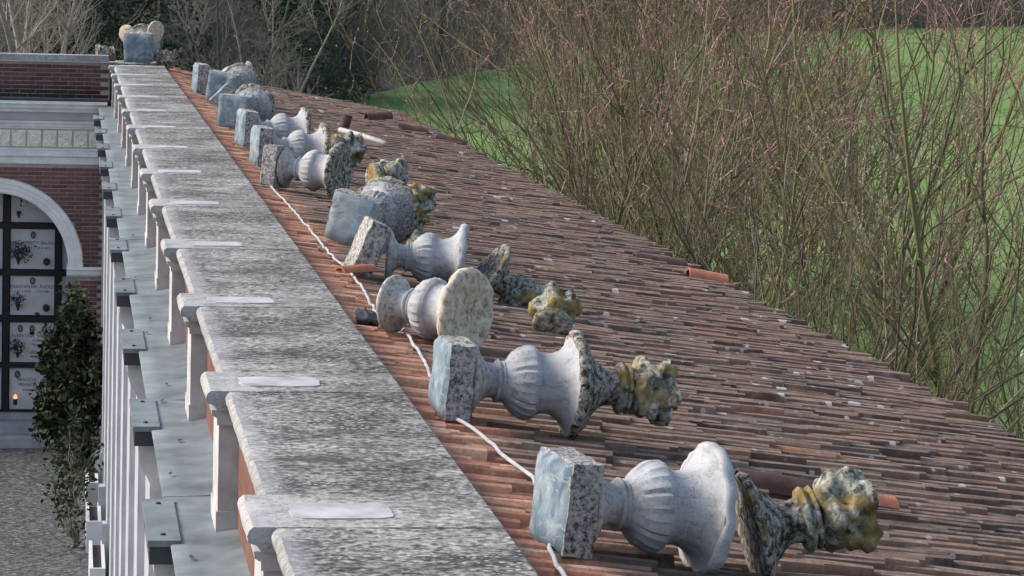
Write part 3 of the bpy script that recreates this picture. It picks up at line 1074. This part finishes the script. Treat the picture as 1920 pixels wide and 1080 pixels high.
# ------------------------------------------------------------------ niche wing across the far end
FY = 49.3
fac = thing('niche_wing', 'brick wing with white arch, rosette frieze and burial niches across the courtyard end', 'building', (0, FY, GZ))
G = -GZ
XL, XR = -3.4, .60
CX, SP = -1.09, -3.10
def fb(name, mat, x0, x1, y0, y1, z0, z1, parent=fac):
    return MB().box(x0, x1, y0, y1, z0 + G, z1 + G).build(name, mat, parent)
# wall with arched opening: backing of mortar colour, bricks stand 6 mm proud of it
Ro, Ri = 1.20, 1.12
mb = MB()
NA = 40
for i in range(NA):
    xa, xb = CX - Ro + 2 * Ro * i / NA, CX - Ro + 2 * Ro * (i + 1) / NA
    za = SP + math.sqrt(max(0, Ro * Ro - (xa - CX) ** 2)) + G
    zb = SP + math.sqrt(max(0, Ro * Ro - (xb - CX) ** 2)) + G
    zt = -1.5 + G
    mb.add([(xa, .008, za), (xb, .008, zb), (xb, .008, zt), (xa, .008, zt), (xa, .7, za), (xb, .7, zb), (xb, .7, zt), (xa, .7, zt)],
           [(0, 1, 2, 3), (0, 4, 5, 1), (4, 7, 6, 5), (3, 2, 6, 7)])
mb.box(XL, CX - Ro, .008, .7, 0, -1.5 + G)
mb.box(CX + Ro, .75, .008, .7, 0, -1.5 + G)
mb.box(XL, .75, .3, .7, -1.5 + G, .03 + G)
mb.box(XL, .62, .008, .3, -.55 + G, .03 + G)
mb.build('wall', 'mortarjoint', fac)
fb('niche_ceiling', 'lilac', XL, .75, .7, 1.2, -1.6, -1.5)
brick_me = MB().box(-.5, .5, 0, 1, -.5, .5)
bm_ = []
for q in range(4):
    mb = MB()
    mb.box(-.118, .118, 0, .02, -.0265, .0265, .003)
    me = mb.mesh('brick')
    me.materials.append(M['brick'])
    bm_.append(me)
nb = 0
def bricks(x0, x1, z0, z1, skip=None):
    global nb
    n = int((z1 - z0) / .064)
    for j in range(n):
        z = z0 + (j + .5) * .064
        k = 0
        x = x0 + (-.122 if j % 2 else .0) + .122
        while x - .10 < x1:
            if x + .06 > x0 and not (skip and skip(x, z)) and x + .118 <= x1 + .06 and nb < 300:
                o = bpy.data.objects.new('brick', bm_[random.randrange(4)])
                COL.objects.link(o)
                o.parent = fac
                sx = 1.0
                if x + .118 > x1:
                    sx = (x1 - x + .118) / .236
                o.location = (x - .118 * (1 - sx), random.uniform(-.001, .003), z + G)
                o.scale = (sx, 1, 1)
                nb += 1
            x += .244
bricks(-1.35, .60, -.52, .03)
bricks(-1.35, .60, -3.12, -1.53, lambda x, z: math.hypot(x - CX, max(0, z - SP)) < 1.27)
bricks(.10, .60, -5.3, -3.27)
# mouldings
fb('parapet_coping', 'coping', XL, .60, -.10, .32, .055, .14)
fb('coping_fillet', 'white', XL, .60, -.06, .30, .031, .054)
fb('flashing', 'sheetdark', XL, .60, -.30, .05, -.555, -.53)
def mould(name, mat, prof):
    return MB().prism_x([(y, z + G) for y, z in prof], XL, .585).build(name, mat, fac)
mould('cornice', 'white', [(.05, -.556), (-.30, -.556), (-.31, -.60), (-.27, -.63), (-.26, -.665), (-.20, -.69), (-.19, -.725), (-.05, -.74), (.05, -.74)])
mould('frieze_band', 'lilac', [(.05, -.741), (-.05, -.741), (-.05, -.868), (.05, -.868)])
mould('upper_moulding', 'white', [(.05, -.869), (-.12, -.869), (-.13, -.90), (-.09, -.915), (-.085, -.955), (-.06, -.965), (-.055, -.99), (.05, -.99)])
fb('rosette_ground', 'lilac', XL, .585, -.02, .05, -1.286, -.991)
mould('lower_moulding', 'white', [(.05, -1.287), (-.06, -1.287), (-.065, -1.31), (-.045, -1.32), (-.045, -1.375), (-.075, -1.38), (-.08, -1.405), (-.03, -1.43), (-.03, -1.528), (.05, -1.528)])
rmb = MB().box(-.105, .105, -.036, -.021, -.125, .125)
sq = [(-.105, -.125), (.105, -.125), (.105, .125), (-.105, .125)]
for pa in [[(.0, .095), (.012, .098), (.016, .085), (.010, .072), (.006, .066)], [(.005, .058), (.011, .054), (.011, .044), (.005, .038)], [(.0, .024), (.014, .022), (.022, .012), (.024, .002)]]:
    k = len(rmb.v)
    rmb.lathe(pa, 20)
    for i in range(k, len(rmb.v)):
        x, y, z = rmb.v[i]
        rmb.v[i] = (x, -.036 - z * 2.2, y)
for cx_ in (-.09, .09):
    for cz_ in (-.11, .11):
        rmb.box(cx_ - .013, cx_ + .013, -.048, -.036, cz_ - .013, cz_ + .013)
rme = rmb.mesh('rosette_tile', 40)
rme.materials.append(plain('rosette_terracotta', (.72, .71, .62), .85, .2, 14))
x = -.746 - 3 * .2335
while x + .1 < .58:
    o = bpy.data.objects.new('rosette_tile', rme)
    COL.objects.link(o)
    o.parent = fac
    o.location = (x, 0, -1.1385 + G)
    x += .2335
# archivolt: profile swept round the arch
pro = [(1.115, .60), (1.115, -.03), (1.135, -.05), (1.20, -.05), (1.205, -.065), (1.27, -.065), (1.275, -.085), (1.33, -.09), (1.345, -.075), (1.35, .006)]
mb = MB()
vs, fs = [], []
NA, n = 48, len(pro)
for j in range(NA + 1):
    a = math.pi * j / NA
    for r_, y in pro:
        vs.append((CX + r_ * math.cos(a), y, SP + r_ * math.sin(a) + G))
for j in range(NA):
    for i in range(n - 1):
        fs.append((j * n + i, j * n + i + 1, (j + 1) * n + i + 1, (j + 1) * n + i))
fs += [tuple(range(n)), tuple(range(NA * n, NA * n + n))[::-1]]
MB().add(vs, fs).build('archivolt', 'white', fac, 30)
for x0, x1 in ((CX + 1.09, .60), (XL, CX - 1.09)):
    MB().prism_x([(.60, SP + G), (-.10, SP + G), (-.11, SP - .04 + G), (-.08, SP - .05 + G), (-.07, SP - .12 + G), (-.03, SP - .155 + G), (.60, SP - .155 + G)], x0, x1).build('impost', 'white', fac)
# burial niches behind the arch
nw = thing('niche_wall', 'wall of burial niches with pale slabs in a black frame under the arch', 'niche wall', (0, 50.0, GZ))
MB().box(XL, .74, .06, .2, .45, -1.5 + G).build('backing', 'blackstone', nw)
cols = [(-2.44, -1.77), (-1.65, -.985), (-.86, -.185), (-.065, .60)]
rows = [(-5.42, -4.77), (-4.68, -4.06), (-3.94, -3.33), (-3.22, -2.60), (-2.49, -1.88)]
for xb in (-1.71, -.922, -.125):
    MB().box(xb - .045, xb + .045, -.02, .0595, .46, 4.4).build('upright_bar', 'blackstone', nw)
for zb in (-5.455, -4.725, -4.0, -3.275, -2.545):
    MB().box(XL, .74, -.0225, .0597, zb - .04 + G, zb + .035 + G).build('cross_bar', 'blackstone', nw)
def text(s, x, z, size, parent, align='CENTER'):
    c = bpy.data.curves.new('lettering', 'FONT')
    c.body = s
    c.size = size
    c.align_x = align
    c.extrude = .0015
    c.materials.append(M['ink'])
    o = bpy.data.objects.new('lettering', c)
    COL.objects.link(o)
    o.parent = parent
    o.location = (x, .0365, z)
    o.rotation_euler = (R(90), 0, 0)
    return o
def oval(x, z, parent, rx=.04, rz=.055):
    mb = MB()
    n = 20
    vs = [(x + rx * math.cos(2 * math.pi * q / n), .0355, z + rz * math.sin(2 * math.pi * q / n)) for q in range(n)]
    vi = [(x + rx * math.cos(2 * math.pi * q / n), .018, z + rz * math.sin(2 * math.pi * q / n)) for q in range(n)]
    mb.add(vs + vi, [tuple(range(n, 2 * n))[::-1]] + [(q, (q + 1) % n, n + (q + 1) % n, n + q) for q in range(n)])
    o = mb.build('portrait_frame', 'bronze', parent)
    vf = [(x + rx * .62 * math.cos(2 * math.pi * q / n), .0165, z + rz * .68 * math.sin(2 * math.pi * q / n)) for q in range(n)]
    MB().add(vf, [tuple(range(n))]).build('portrait', 'photo', parent)
    return o
def vase(x, z, parent, s=1.0, mat='bronze'):
    mb = MB().lathe([(0, .012 * s), (.04 * s, .022 * s), (.085 * s, .036 * s), (.10 * s, .04 * s), (.102 * s, .03 * s)], 12)
    o = mb.build('vase', mat, parent, 40)
    o.location = (x, -.012, z)
    return o
inscr = {(2, 0): [('TRACCHI', -.60, -4.98, .072), ('FRANCA', -.575, -5.06, .072), ('MARGOTTI', -.50, -5.14, .06), ('8  1  1935', -.42, -5.26, .05), ('12  5  2001', -.42, -5.31, .04)],
         (2, 1): [('ALBERTINA  SARTI', -.55, -4.29, .07), ('FORNARI', -.38, -4.36, .062), ('1911 - 1983', -.42, -4.42, .05), ('GIOVANNI', -.40, -4.55, .06), ('1902 - 1979', -.40, -4.61, .05)],
         (2, 2): [('MONTANARI  PAOLO', -.52, -3.52, .07), ('7  1 1920      13 2 1986', -.50, -3.59, .05)],
         (2, 3): [('MARIA MORETTI  BALDONI', -.52, -2.835, .066), ('6 1 1907  -  27 8 1991', -.48, -2.91, .05)],
         (1, 0): [('ROSSI', -1.2, -5.05, .075), ('1920 - 1988', -1.2, -5.15, .05)],
         (1, 2): [('BRUNO', -1.18, -3.55, .075), ('1930', -1.12, -3.68, .05)]}
ports = {(2, 0): [(-.74, -4.87)], (2, 1): [(-.70, -4.155), (-.52, -4.155), (-.33, -4.165)], (2, 2): [(-.52, -3.405)], (2, 3): [(-.515, -2.69)], (1, 3): [(-1.3, -2.7)], (1, 0): [(-1.3, -4.88)]}
for ci, (xa, xb) in enumerate(cols):
    for ri, (za, zb) in enumerate(rows):
        o = MB().box(xa, xb, .0375, .0598, za + G, zb + G).build('marble_slab', 'marble', nw)
        for s_, x, z, sz in inscr.get((ci, ri), []):
            text(s_, x, z + G, sz, o)
        for x, z in ports.get((ci, ri), []):
            oval(x, z + G, o)
        if ci in (1, 2) and ri > 0:
            vase(xa + .12, za + .07 + G, o)
        if ci == 2 and ri in (2, 3):
            b = MB().lathe([(0, .01), (.03, .05), (.08, .055), (.11, .03), (.12, .01)], 12).build('lamp_holder', 'bronze', o, 40)
            b.location = (xb - .12, -.02, za + .06 + G)
def bouquet(label, x, z, n, mats, r=.11, y=49.93):
    root = thing('bouquet', label, 'flowers', (x, y, z))
    for mi, mat in enumerate(mats):
        cen = rng.normal(size=(n, 3)) * np.array([r * .55, .04, r * .5]) + np.array([rng.normal() * r * .3, 0, r * .6])
        Vv, Qq = leafquads(cen, .026)
        link('petals' if mi else 'leaves', np_mesh('petals', Vv, Qq, mat), None, root)['kind'] = 'stuff'
    mb = MB()
    for q in range(5):
        mb.tube([(0, 0, -.06), (random.gauss(0, r * .3), random.gauss(0, .02), r * .5)], .004, 4)
    mb.build('stems', 'soil', root)
bouquet('dusty dark bouquet on the topmost slab under the arch', -.70, -2.12, 60, ['bush', 'petal_d'], .16)
bouquet('grey-pink bouquet with drooping greens on the upper full slab', -.75, -3.02, 70, ['bush', 'petal_d', 'petal_d'], .13)
bouquet('small dark bouquet on the middle slab', -.73, -3.74, 40, ['bush', 'petal_d'], .10)
bouquet('white and dark bouquet on the slab with several portraits', -.74, -4.48, 60, ['bush', 'petal_w', 'petal_d'], .11)
bouquet('purple and white bouquet beside the big bush', -.24, -5.08, 60, ['bush', 'petal_p', 'petal_w'], .12, 49.85)
vz = MB().lathe([(0, .045), (.02, .05), (.16, .05), (.22, .058), (.225, .04)], 16).build('brass_vase', 'gold', None, 40)
vz.location = (-.22, 49.85, -5.41)
tag(vz, 'brass flower vase under the purple bouquet', 'vase')
lampr = thing('grave_candle', 'small lit grave candle with red glow on the lowest slab', 'candle', (-.765, 49.93, -5.34))
MB().lathe([(0, .028), (.005, .032), (.09, .032), (.095, .026)], 14).build('holder', 'bronze', lampr, 40)
MB().lathe([(.096, .024), (.12, .032), (.145, .026), (.165, .008)], 14).build('flame_glass', 'glow', lampr, 40)
# steps below the niches
MB().box(XL, .60, -.16, .60, -5.56 + G, -5.46 + G).build('plinth_shelf', 'step', nw)
MB().box(XL, .60, -.45, .60, -5.74 + G, -5.565 + G).build('step', 'step', nw)
MB().box(XL, .60, -.85, .60, .002, -5.745 + G).build('step', 'step', nw)

# ------------------------------------------------------------------ courtyard plants and grave borders
def bush(label, x, y, rx, ry, h, nl, seed, name='evergreen_bush', leaf='bush', size=.05, low=0.0):
    g = np.random.default_rng(seed)
    root = thing(name, label, 'bush', (x, y, GZ))
    c = g.normal(size=(28, 3)) * np.array([rx * .48, ry * .45, h * .24]) + np.array([0, 0, h * (.56 + low)])
    c[:, 2] = np.clip(c[:, 2], h * .08, h * .94)
    w = g.integers(0, 28, nl)
    pts = c[w] + g.normal(size=(nl, 3)) * np.array([rx * .26, ry * .26, h * .085])
    pts[:, 2] = np.abs(pts[:, 2]) + .04
    Vv, Qq = leafquads(pts, size)
    link('foliage', np_mesh('foliage', Vv, Qq, leaf), None, root)
    n = 26
    k = 6
    tt = np.linspace(0, 1, k)
    end = c[g.integers(0, 28, n)]
    P = end[:, None, :] * tt[None, :, None] ** np.array([1.5, 1.5, 1])
    P += g.normal(size=P.shape) * .02
    Vv, Qq = tubes(P, np.linspace(.014, .005, k)[None, :].repeat(n, 0), 4)
    link('stems', np_mesh('stems', Vv, Qq, 'bark'), None, root)
    return root
bush('big dark evergreen bush filling the courtyard corner beside the niches', .16, 46.9, .33, .5, 2.4, 12000, 3)
bush('loose rose bush with sparse green leaves in front of the big dark bush', .10, 43.6, .34, .5, 1.2, 520, 4, 'rose_bush', size=.04)
bush('straggly low rose bush among the white grave borders', .16, 41.0, .24, .6, 1.1, 240, 5, 'rose_bush', size=.035)
def planter(label, x0, x1, y0, y1, h):
    root = thing('marble_planter', label, 'grave border', ((x0 + x1) / 2, (y0 + y1) / 2, GZ))
    a, b = (x1 - x0) / 2, (y1 - y0) / 2
    MB().box(-a, a, -b, -b + .05, .003, h).box(-a, -a + .04, -b + .0501, b, .003, h).box(a - .04, a, -b + .0501, b, .003, h - .001).build('slab_edge', 'marble', root)
    MB().box(-a + .0401, a - .0401, -b + .0501, b, .002, h - .06).build('soil_bed', 'soil', root)
    MB().box(a - .03, a + .06, b - .25, b, .004, h + .25).build('headstone', 'step', root)
planter('white marble grave border nearest the arcade foot', .315, .50, 37.6, 39.4, .40)
planter('middle white marble grave border beside the arcade foot', .29, .48, 40.6, 42.0, .42)
planter('far white marble grave border half hidden by rose stems', .30, .47, 43.9, 45.2, .36)

# ------------------------------------------------------------------ willow shrubs beyond the eave
def grow(start, direc, length, k, curl, g, up=.0):
    """vectorised wandering paths"""
    n = len(start)
    P = np.empty((n, k, 3))
    P[:, 0] = start
    d = direc / np.linalg.norm(direc, axis=1, keepdims=True)
    stp = (length / (k - 1))[:, None]
    for i in range(1, k):
        d = d + g.normal(size=(n, 3)) * curl
        d[:, 2] += up
        d /= np.linalg.norm(d, axis=1, keepdims=True)
        P[:, i] = P[:, i - 1] + d * stp
    return P
def at(P, t):
    n, k, _ = P.shape
    f = t * (k - 1)
    i = np.minimum(f.astype(int), k - 2)
    w = (f - i)[:, None]
    a = P[np.arange(n), i]
    b = P[np.arange(n), i + 1]
    return a * (1 - w) + b * w, (b - a) / (np.linalg.norm(b - a, axis=1, keepdims=True) + 1e-9)
def side(parentP, per, lo, hi, ang, g):
    n = len(parentP)
    rep = np.repeat(parentP, per, axis=0)
    t = g.uniform(lo, hi, n * per)
    s, d = at(rep, t)
    r_ = g.normal(size=(n * per, 3))
    r_ -= d * np.sum(r_ * d, 1, keepdims=True)
    r_ /= np.linalg.norm(r_, axis=1, keepdims=True)
    return s, d * math.cos(ang) + r_ * math.sin(ang), t
def taper(n, k, a, b):
    return np.broadcast_to(np.linspace(a, b, k), (n, k)).copy()
def willow(seed, ns=20, ht=7.6, spread=.36, cat=5000, arch=0.0, thick=.030, fork=4):
    g = np.random.default_rng(seed)
    st = np.zeros((ns, 3))
    st[:, :2] = g.normal(size=(ns, 2)) * .4
    dr = np.zeros((ns, 3))
    dr[:, :2] = g.normal(size=(ns, 2)) * spread
    dr[:, 2] = 1
    L = ht * g.uniform(.6, 1.15, ns)
    A = grow(st, dr, L, 13, .11, g, .035 - arch)
    v_, q_ = tubes(A, taper(ns, 13, thick, .006) * g.uniform(.45, 1.25, (ns, 1)), 4)
    s, d, t = side(A, fork, .12, .80, .55, g)
    A2 = grow(s, d, (1.15 - t) * ht * .62 * g.uniform(.6, 1.1, len(t)), 9, .11, g, .05 - arch)
    me1 = np_mesh('stems', *joinvq([(v_, q_), tubes(A2, taper(len(A2), 9, .013 if fork < 6 else .022, .004), 3)]), 'willow')
    parts = []
    s, d, t = side(A, 5, .2, 1., .75, g)
    B1 = grow(s, d, (1.1 - t * .7) * ht * .17 * g.uniform(.5, 1.3, len(t)), 6, .15, g, .05)
    s, d, t = side(A2, 3 if fork < 6 else 6, .1, 1., .75, g)
    B2 = grow(s, d, (1.1 - t * .6) * ht * .13 * g.uniform(.5, 1.3, len(t)), 6, .15, g, .05)
    B = np.concatenate([B1, B2])
    parts.append(tubes(B, taper(len(B), 6, .0062, .0028), 3))
    s, d, t = side(B, 2, .1, 1.0, .8, g)
    Cc = grow(s, d, g.uniform(.15, .48, len(t)), 4, .18, g, .03)
    parts.append(tubes(Cc, taper(len(Cc), 4, .0038, .002), 3))
    me3 = np_mesh('twigs', *joinvq(parts), 'willowtwig')
    pick = np.repeat(g.permutation(len(Cc)), 6)
    tip, dd = at(Cc[pick], g.uniform(.2, 1, len(pick)))
    keep = tip[:, 2] > ht * (.71 + .17 * np.sin(tip[:, 0] * 1.9 + seed) * np.cos(tip[:, 1] * 1.7) + g.normal(size=len(tip)) * .06)
    tip, dd = tip[keep][:cat], dd[keep][:cat]
    P = np.stack([tip, tip + dd * .02, tip + dd * .045], 1)
    V2, Q2 = tubes(P, np.tile(np.array([.004, .009, .003]), (len(P), 1)), 3)
    me2 = np_mesh('catkins', V2, Q2, 'catkin')
    return me1, me2, me3
WV = [willow(101), willow(102, 17, 8.4, .30, 6500), willow(103, 24, 6.6, .42, 3500), willow(104, 15, 9.0, .28, 7000), willow(105, 21, 7.4, .40, 5000)]
WB = [willow(111, 3, 8.6, .22, 6000, 0, .085, 10), willow(112, 4, 8.0, .30, 5000, 0, .07, 9)]
wl = ['tall bare olive-stemmed willow shrub with reddish catkins in the thicket beyond the eave',
      'tall bare olive-stemmed willow shrub with reddish catkins in the thicket beyond the eave']
spots = []
g = np.random.default_rng(77)
for i, y in enumerate(np.arange(31, 72, 5.0)):
    spots.append((max(7.8 + 1.9 * (i % 3) + g.normal() * .4, .166 * y + abs(g.normal()) * .6), y + g.normal() * .5))
for x, y in ((12.2, 37), (14.4, 50), (12.4, 62), (15.6, 68), (19.5, 74), (17.8, 64), (10.6, 41)):
    spots.append((x + g.normal() * .4, y + g.normal() * .5))
def shrub(me, x, y, rz, sc, label, group, name='willow_shrub'):
    root = thing(name, label, 'shrub', (x, y, GZ + .01), group)
    root.rotation_euler = (0, 0, rz)
    root.scale = (sc, sc, sc)
    link('stems', me[0], None, root)
    link('catkins', me[1], None, root)['kind'] = 'stuff'
    link('twigs', me[2], None, root)['kind'] = 'stuff'
for i, (x, y) in enumerate(spots):
    if i % 4 == 2:
        continue
    shrub(WV[i % 5], x, y, g.uniform(0, 6.28), g.uniform(.85, 1.15), wl[0], 'willow shrubs in the thicket beyond the roof')
for i, (x, y, sc) in enumerate(((13.0, 78, 1.3), (16.0, 72, 1.25), (19.0, 80, 1.4), (11.4, 64, 1.2), (12.0, 74, 1.3), (13.4, 70, 1.25), (10.6, 60, 1.2))):
    shrub(WV[(1, 3)[i % 2]], x, y, g.uniform(0, 6.28), sc, 'taller willow shrub crowned with reddish catkins rising above the thicket', 'taller willows at the back of the thicket')
for i, (x, y, sc) in enumerate(((9.6, 53, 1.0), (11.6, 60, 1.1), (9.0, 43, .95), (12.6, 47, 1.0), (13.8, 68, 1.2), (10.4, 36, .95), (16.0, 60, 1.15), (14.6, 54, 1.05))):
    shrub(WB[i % 2], x, y, g.uniform(0, 6.28), sc, 'small willow tree with a dark forked trunk among the thinner shrubs', 'forked willow trees in the thicket', 'willow_tree')
lo = willow(120, 11, 6.5, .9, 60, .07)
shrub(lo, 9.2, 74, 1.0, 1.0, 'dark low-arching shrub reaching over the meadow at the far end of the thicket', None, 'arching_shrub')

# pale flecks of last year's leaves caught in the thicket
c = np.concatenate([np.stack([g.normal(12.6, .9, 90), g.normal(43, 3, 90), GZ + np.abs(g.normal(1.9, .9, 90))], 1),
                    np.stack([g.uniform(8, 13, 70), g.uniform(34, 70, 70), GZ + g.uniform(1.2, 4, 70)], 1),
                    np.stack([g.normal(9, 2, 50), g.normal(118, 6, 50), GZ + np.abs(g.normal(4, 2, 50))], 1)])
v_, q_ = leafquads(c, .045)
o = link('dead_leaves', np_mesh('dead_leaves', v_, q_, 'paleleaf'))
tag(o, 'pale dead leaves scattered through the twigs beyond the roof', 'leaves', kind='stuff')

# tall weeds and brambles at the foot of the thicket
n = 2000
st = np.stack([np.maximum(g.uniform(6.2, 17, n), 0), g.uniform(26, 60, n), np.full(n, GZ)], 1)
dr = np.concatenate([g.normal(size=(n, 2)) * .45, np.ones((n, 1))], 1)
P = grow(st, dr, g.uniform(.8, 3.2, n), 6, .24, g)
v_, q_ = tubes(P, taper(n, 6, .0075, .003), 3)
o = link('undergrowth', np_mesh('undergrowth', v_, q_, 'willow'))
tag(o, 'dense olive-brown bramble stems at the foot of the thicket', 'undergrowth', kind='stuff')

# ------------------------------------------------------------------ woodland
def bare_tree(seed, ht=13., mat='bark', limbs=26, fork=False, lean=.06):
    g = np.random.default_rng(seed)
    nt = 3 if fork else 1
    st = np.zeros((nt, 3))
    dr = np.concatenate([g.normal(size=(nt, 2)) * (.16 if fork else lean), np.ones((nt, 1))], 1)
    A = grow(st, dr, ht * g.uniform(.85, 1.05, nt), 14, .045, g)
    tr = tubes(A, taper(nt, 14, .16 if not fork else .12, .02), 7)
    s, d, t = side(A, limbs // nt, .12, .97, .75, g)
    B = grow(s, d, (1.1 - t * .8) * ht * .34 * g.uniform(.5, 1.2, len(t)), 7, .10, g, .06)
    p2 = [tubes(B, taper(len(B), 7, .042, .010), 4)]
    s, d, t = side(B, 8, .2, 1., .65, g)
    Cc = grow(s, d, g.uniform(.6, 1.9, len(t)), 5, .12, g, .04)
    p2.append(tubes(Cc, taper(len(Cc), 5, .015, .006), 3))
    s, d, t = side(Cc, 6, .2, 1., .6, g)
    D = grow(s, d, g.uniform(.35, .9, len(t)), 3, .1, g, .02)
    p2.append(tubes(D, taper(len(D), 3, .008, .004), 3))
    return np_mesh('trunk', *tr, mat, True), np_mesh('branches', *joinvq(p2), 'under' if mat == 'bark' else mat)
TV = [bare_tree(201), bare_tree(202, 11, 'bark', 30, True), bare_tree(203, 14, 'birch', 24), bare_tree(204, 10, 'bark', 34, True), bare_tree(205, 12, 'birch', 28, True), bare_tree(206, 15, 'bark', 22)]
def tree(v, x, y, z, rz, sc, label, group):
    root = thing('bare_tree', label, 'tree', (x, y, z), group)
    root.rotation_euler = (0, 0, rz)
    root.scale = (sc, sc, sc)
    link('trunk', v[0], None, root)
    link('branches', v[1], None, root)
def hillz(x, y):
    d = max(0, y - bound(x))
    return GZ + max(0, d - 10) * .34 - .1
tree(TV[2], -1.75, 100, GZ, 1.0, 1.0, 'pale-barked leafless tree at the far left corner of the photo', 'bare trees at the wood edge')
tree(TV[4], -.65, 97, GZ, 2.0, 1.0, 'pale forked leafless tree second from the left behind the brick parapet', 'bare trees at the wood edge')
tree(TV[1], 5.1, 100, GZ, .4, .72, 'forked leafless tree standing behind the farthest roof urns', 'bare trees at the wood edge')
tree(TV[4], 6.3, 101, GZ, 4.0, .62, 'pale forked tree where the roof verge meets the wood', 'bare trees at the wood edge')
g = np.random.default_rng(99)
GT = 'greyish leafless trees massed in the wood'
for i in range(62):
    x = g.uniform(-16, 15)
    y = bound(x) + g.uniform(0, 70) if i % 2 else max(100, bound(x) - 30 * g.uniform(0, 1) ** 2)
    if i % 2 == 0 and x > 3:
        y = bound(x) + g.uniform(0, 10)
    tree(TV[i % 6], x, y, hillz(x, y), g.uniform(0, 6.28), g.uniform(.75, 1.2), ('leafless grey tree in the crowded wood behind the roof', 'leafless pale-barked tree in the crowded wood behind the roof')[TV[i % 6][0].materials[0].name == 'pale_bark'], GT)
for i in range(56):
    x = 14 + 105 * (i / 55.) + g.normal() * 1.5
    y = bound(x) + g.uniform(1, 26)
    tree(TV[(0, 1, 3, 5)[i % 4]], x, y, hillz(x, y), g.uniform(0, 6.28), g.uniform(.9, 1.5), 'leafless grey tree along the wood edge above the meadow', 'grey trees along the far meadow edge')
# dark evergreens and ivy-clad trunks
def evergreen(seed, ht, r, n, size=.10):
    g = np.random.default_rng(seed)
    c = g.normal(size=(60, 3)) * np.array([r * .5, r * .5, ht * .25]) + np.array([0, 0, ht * .52])
    c[:, 2] = np.clip(c[:, 2], .4, ht)
    sh = np.clip(1.15 - c[:, 2] / ht, .15, 1)[:, None]
    c[:, :2] *= sh * 1.5
    w = g.integers(0, 60, n)
    pts = c[w] + g.normal(size=(n, 3)) * np.array([r * .2, r * .2, ht * .03])
    pts[:, 2] = np.abs(pts[:, 2]) + .05
    Vv, Qq = leafquads(pts, size)
    A = grow(np.zeros((1, 3)), np.array([[0, 0, 1.]]), np.array([ht * .95]), 8, .02, g)
    return np_mesh('trunk', *tubes(A, taper(1, 8, .16, .03), 6), 'bark', True), np_mesh('crown', Vv, Qq, 'ivy')
EV = [evergreen(301, 10, 1.5, 9000), evergreen(302, 8, 2.3, 9000, .09)]
for i, (v, x, y, sc, lab) in enumerate([
        (0, 3.0, 108, 1.0, 'blackish evergreen rising behind the far corner urn'),
        (1, .6, 112, .9, 'dark green ivy-clad tree behind the brick parapet'),
        (1, 1.6, 124, 1.0, 'dull green ivy-grown tree beside the blackish evergreen'),
        (0, 10.0, 140, 1.1, 'narrow dark ivy-clad tree left of the meadow corner'),
        (0, 12.0, 160, 1.2, 'dark evergreen at the meadow corner'),
        (1, 18.0, 196, 1.3, 'broad dark evergreen behind the meadow edge'),
        (1, 11.6, 163, 1.2, 'low dark evergreen where the meadow meets the wood')]):
    root = thing('evergreen_tree', lab, 'tree', (x, y, hillz(x, y)), 'dark evergreens in the wood')
    root.scale = (sc,) * 3
    link('trunk', EV[v][0], None, root)
    link('crown', EV[v][1], None, root)
# brush filling the wood
def brush(n, xs, ys, hmin, hmax, rad, label):
    z = np.array([hillz(a, b) for a, b in zip(xs, ys)])
    st = np.stack([xs, ys, z], 1)
    dr = np.concatenate([g.normal(size=(n, 2)) * .25, np.ones((n, 1))], 1)
    A = grow(st, dr, g.uniform(hmin, hmax, n), 6, .10, g)
    s, d, t = side(A, 4, .2, 1., .6, g)
    B = grow(s, d, g.uniform(.5, 2.2, len(t)), 4, .14, g, .03)
    v_, q_ = joinvq([tubes(A, taper(n, 6, rad, rad * .3), 3), tubes(B, taper(len(B), 4, rad * .5, rad * .25), 3)])
    o = link('brushwood', np_mesh('brushwood', v_, q_, 'under'))
    tag(o, label, 'brushwood', kind='stuff')
n = 7000
xs = g.uniform(-18, 16, n)
ys = np.maximum(96, bound(xs) + np.where(g.uniform(size=n) < .5, -30 * g.uniform(size=n) ** 2 * (xs < 4), g.uniform(0, 80, n)))
brush(n, xs, ys, 2, 7.5, .022, 'dense grey-brown brushwood filling the wood behind the roof')
n = 7000
xs = g.uniform(13, 124, n)
ys = bound(xs) + g.uniform(0, 40, n) ** 1.0
brush(n, xs, ys, 2, 8, .05, 'grey-brown brushwood along the far meadow edge')
